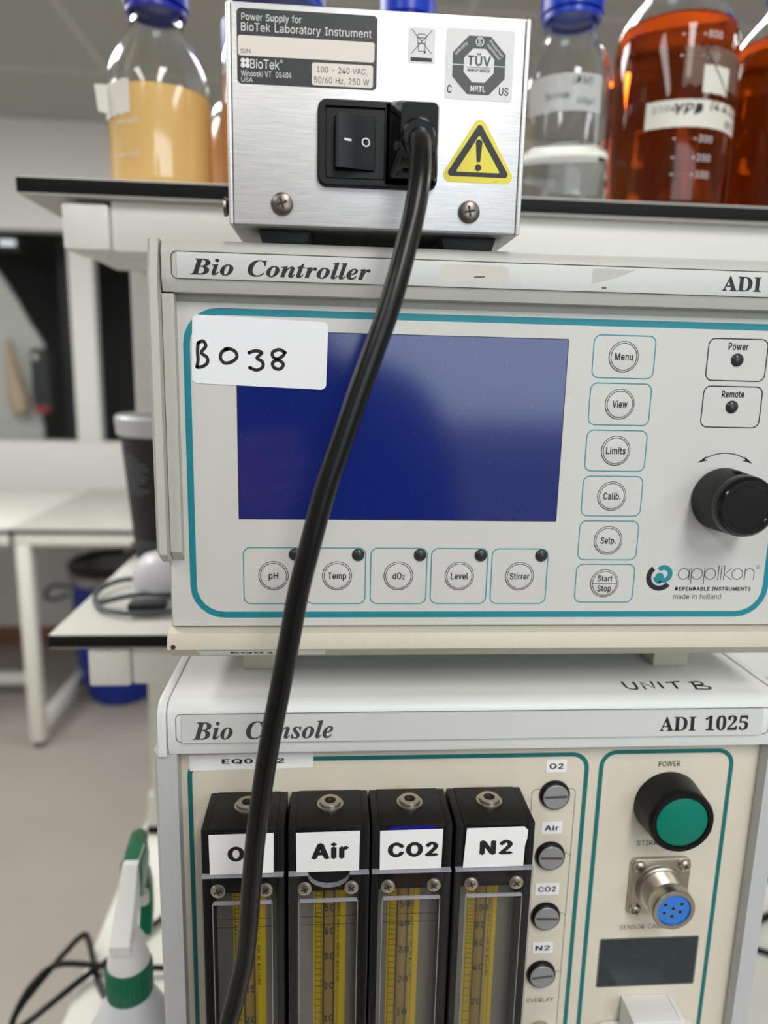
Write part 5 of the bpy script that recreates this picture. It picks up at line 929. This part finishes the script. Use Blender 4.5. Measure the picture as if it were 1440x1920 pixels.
B = {'pelvis': (PX_, PYY, -490, 120, 90), 'waist': (PX_, PYY, -370, 108, 80), 'chest': (PX_, PYY, -170, 130, 88), 'collar': (PX_, PYY-5, -30, 72, 60), 'neck': (PX_, PYY+2, 40, 42, 44),
     'jaw': (PX_, PYY+26, 100, 50, 58), 'skull': (PX_, PYY+12, 165, 74, 84), 'top': (PX_, PYY+6, 225, 56, 62), 'nose': (PX_, PYY+104, 130, 10, 9), 'nosetip': (PX_, PYY+110, 118, 11, 9),
     'earl': (PX_-78, PYY+2, 142, 13, 16), 'earr': (PX_+78, PYY+2, 142, 13, 16), 'chin': (PX_, PYY+70, 62, 22, 20)}
E_ = [('pelvis', 'waist'), ('waist', 'chest'), ('chest', 'collar'), ('collar', 'neck'), ('neck', 'jaw'), ('jaw', 'skull'), ('skull', 'top'), ('skull', 'nose'), ('nose', 'nosetip'), ('skull', 'earl'), ('skull', 'earr'), ('jaw', 'chin')]
for s_, sg in (('l', -1), ('r', 1)):
    B['hip'+s_] = (PX_+sg*85, PYY, -560, 82, 88); B['knee'+s_] = (PX_+sg*95, PYY+10, -890, 56, 60); B['ankle'+s_] = (PX_+sg*100, PYY-15, -1250, 38, 42); B['toe'+s_] = (PX_+sg*112, PYY+140, -1296, 38, 28)
    E_ += [('pelvis', 'hip'+s_), ('hip'+s_, 'knee'+s_), ('knee'+s_, 'ankle'+s_), ('ankle'+s_, 'toe'+s_)]
wr = LC(-92, -150, 40)
B.update({'shl': (PX_-165, PYY, -55, 58), 'ell': (PX_-205, PYY+90, -330, 43), 'wrl': (*wr, 27, 24), 'pal': (*LC(-80, -98, 12), 30, 17),
          'shr': (PX_+165, PYY, -55, 58), 'elr': (PX_+205, PYY-10, -345, 43), 'wrr': (PX_+195, PYY+60, -590, 27, 24), 'par': (PX_+190, PYY+75, -655, 34, 17)})
E_ += [('collar', 'shl'), ('shl', 'ell'), ('ell', 'wrl'), ('wrl', 'pal'), ('collar', 'shr'), ('shr', 'elr'), ('elr', 'wrr'), ('wrr', 'par')]
for i, (yy, L) in enumerate(((-62, 38), (-83, 44), (-104, 40), (-123, 30))):
    for k, p in enumerate(((-74, yy+2, 4), (-64, yy+4, -10), (-62+L*.6, yy+8, -10.5), (-62+L, yy+10, -9.5))):
        B['f%d%d' % (i, k)] = (*LC(*p), (10, 9.2, 8.6, 7.6)[k]); E_.append((('pal' if k == 0 else 'f%d%d' % (i, k-1)), 'f%d%d' % (i, k)))
    for k, p in enumerate(((178+6*i, 70-14*i, -715), (174+6*i, 72-14*i, -745), (168+6*i, 78-14*i, -768))):
        B['g%d%d' % (i, k)] = (PX_+p[0], PYY+p[1]+25, p[2], (9.6, 8.8, 7.6)[k]); E_.append((('par' if k == 0 else 'g%d%d' % (i, k-1)), 'g%d%d' % (i, k)))
for k, p in enumerate(((-74, -78, 24), (-56, -60, 23), (-38, -50, 22))):
    B['t%d' % k] = (*LC(*p), (12, 10, 8.6)[k]); E_.append((('pal' if k == 0 else 't%d' % (k-1)), 't%d' % k))
for k, p in enumerate(((160, 100, -670), (152, 112, -705), (150, 116, -730))):
    B['h%d' % k] = (PX_+p[0], PYY+p[1], p[2], (12, 10, 8.6)[k]); E_.append((('par' if k == 0 else 'h%d' % (k-1)), 'h%d' % k))
skin('body', B, E_, 'skin', per, porg)
cl = {k: (*B[k][:3], *[q+20 for q in B[k][3:]]) for k in ('waist', 'pelvis', 'chest', 'collar', 'shl', 'ell', 'shr', 'elr')}
cl['pelvis'] = (PX_, PYY, -560, 138, 112); cl['collar'] = (*B['collar'][:3], 92, 80); cl['shl'] = (*B['shl'][:3], 74); cl['shr'] = (*B['shr'][:3], 74)
wl = Vector(B['ell'][:3]).lerp(wr, .86); cl['cfl'] = (*wl, 40); w2 = Vector(B['elr'][:3]).lerp(Vector(B['wrr'][:3]), .86); cl['cfr'] = (*w2, 40)
skin('jacket', cl, [('pelvis', 'waist'), ('waist', 'chest'), ('chest', 'collar'), ('collar', 'shl'), ('shl', 'ell'), ('ell', 'cfl'), ('collar', 'shr'), ('shr', 'elr'), ('elr', 'cfr')], 'navy_cloth', per, porg)['label'] = 'dark navy top'
tr = {k: (*B[k][:3], *[q+12 for q in B[k][3:]]) for k in ('pelvis', 'hipl', 'kneel', 'anklel', 'hipr', 'kneer', 'ankler')}
skin('trousers', tr, [('pelvis', 'hipl'), ('hipl', 'kneel'), ('kneel', 'anklel'), ('pelvis', 'hipr'), ('hipr', 'kneer'), ('kneer', 'ankler')], 'dark_frame', per, porg)
for s_ in 'lr':
    a, b = B['ankle'+s_], B['toe'+s_]
    skin('shoe', {'a': (a[0], a[1]-20, -1292, 46, 36), 'b': (b[0], b[1]-40, -1294, 48, 32), 'c': (b[0], b[1]+25, -1298, 38, 24)}, [('a', 'b'), ('b', 'c')], 'black_satin', per, porg)
bm = bmesh.new(); bmesh.ops.create_uvsphere(bm, u_segments=40, v_segments=28, radius=1)
dead = [v for v in bm.verts if (v.co.y > .30 and v.co.z < .34) or v.co.z < -.55 or (v.co.y > -.1 and v.co.z < -.1)]
bmesh.ops.delete(bm, geom=dead, context='VERTS')
for v in bm.verts: v.co = Vector((PX_+v.co.x*84, PYY+6+v.co.y*98, 168+v.co.z*106))
hm = MB('hair').bm(bm).build('hair', per); sd = hm.modifiers.new('thick', 'SOLIDIFY'); sd.thickness = .014; sd.offset = -1
for sx_ in (-1, 1):
    e = MB('eye_white').lathe([(0, -11)]+[(11*math.cos(a*math.pi/12), 11*math.sin(a*math.pi/12)) for a in range(-5, 6)]+[(0, 11)], (PX_+sx_*29, PYY+74, 152), 'y', 20).build('eye', per)
    MB('dark_hole').lathe([(0, 0), (5, 0), (4, 1), (0, 1.2)], (PX_+sx_*29, PYY+64.2+20.6, 152), 'y', 20).build('iris', e)
MB('lips').loft([[(PX_+22*math.cos(a*math.pi/10), PYY+y+6*abs(math.sin(a*math.pi/20)), 92+7*math.sin(a*math.pi/10)) for a in range(20)] for y in (74, 84)]).build('mouth', per)
ph = thing('phone', (-25, -8, -62), 'dark phone held up in the hand of the mirrored person', 'phone')
mb = MB('black_satin'); mb.prism(rrect(-62, 13, -137, 12, 9), lambda u, v, w_: tuple(LC(u, v, w_)), 3.2, 11.2, bev=1.6, seg=3); mb.build('case', ph)
MB('black_gloss').prism(rrect(-59.5, 10.5, -134.5, 9.5, 7), lambda u, v, w_: tuple(LC(u, v, w_)), 11.15, 11.5).build('touch_screen', ph)
mb = MB('black_gloss')
for u, v in ((-18, -1), (-9, -19)): mb.prism([(u+6.5*math.cos(a*math.pi/14), v+6.5*math.sin(a*math.pi/14)) for a in range(28)], lambda a, b, w_: tuple(LC(a, b, w_)), 2.4, 3.4)
mb.build('lens_cluster', ph)

for o in bpy.data.objects:
    if 'org' in o.keys(): del o['org']
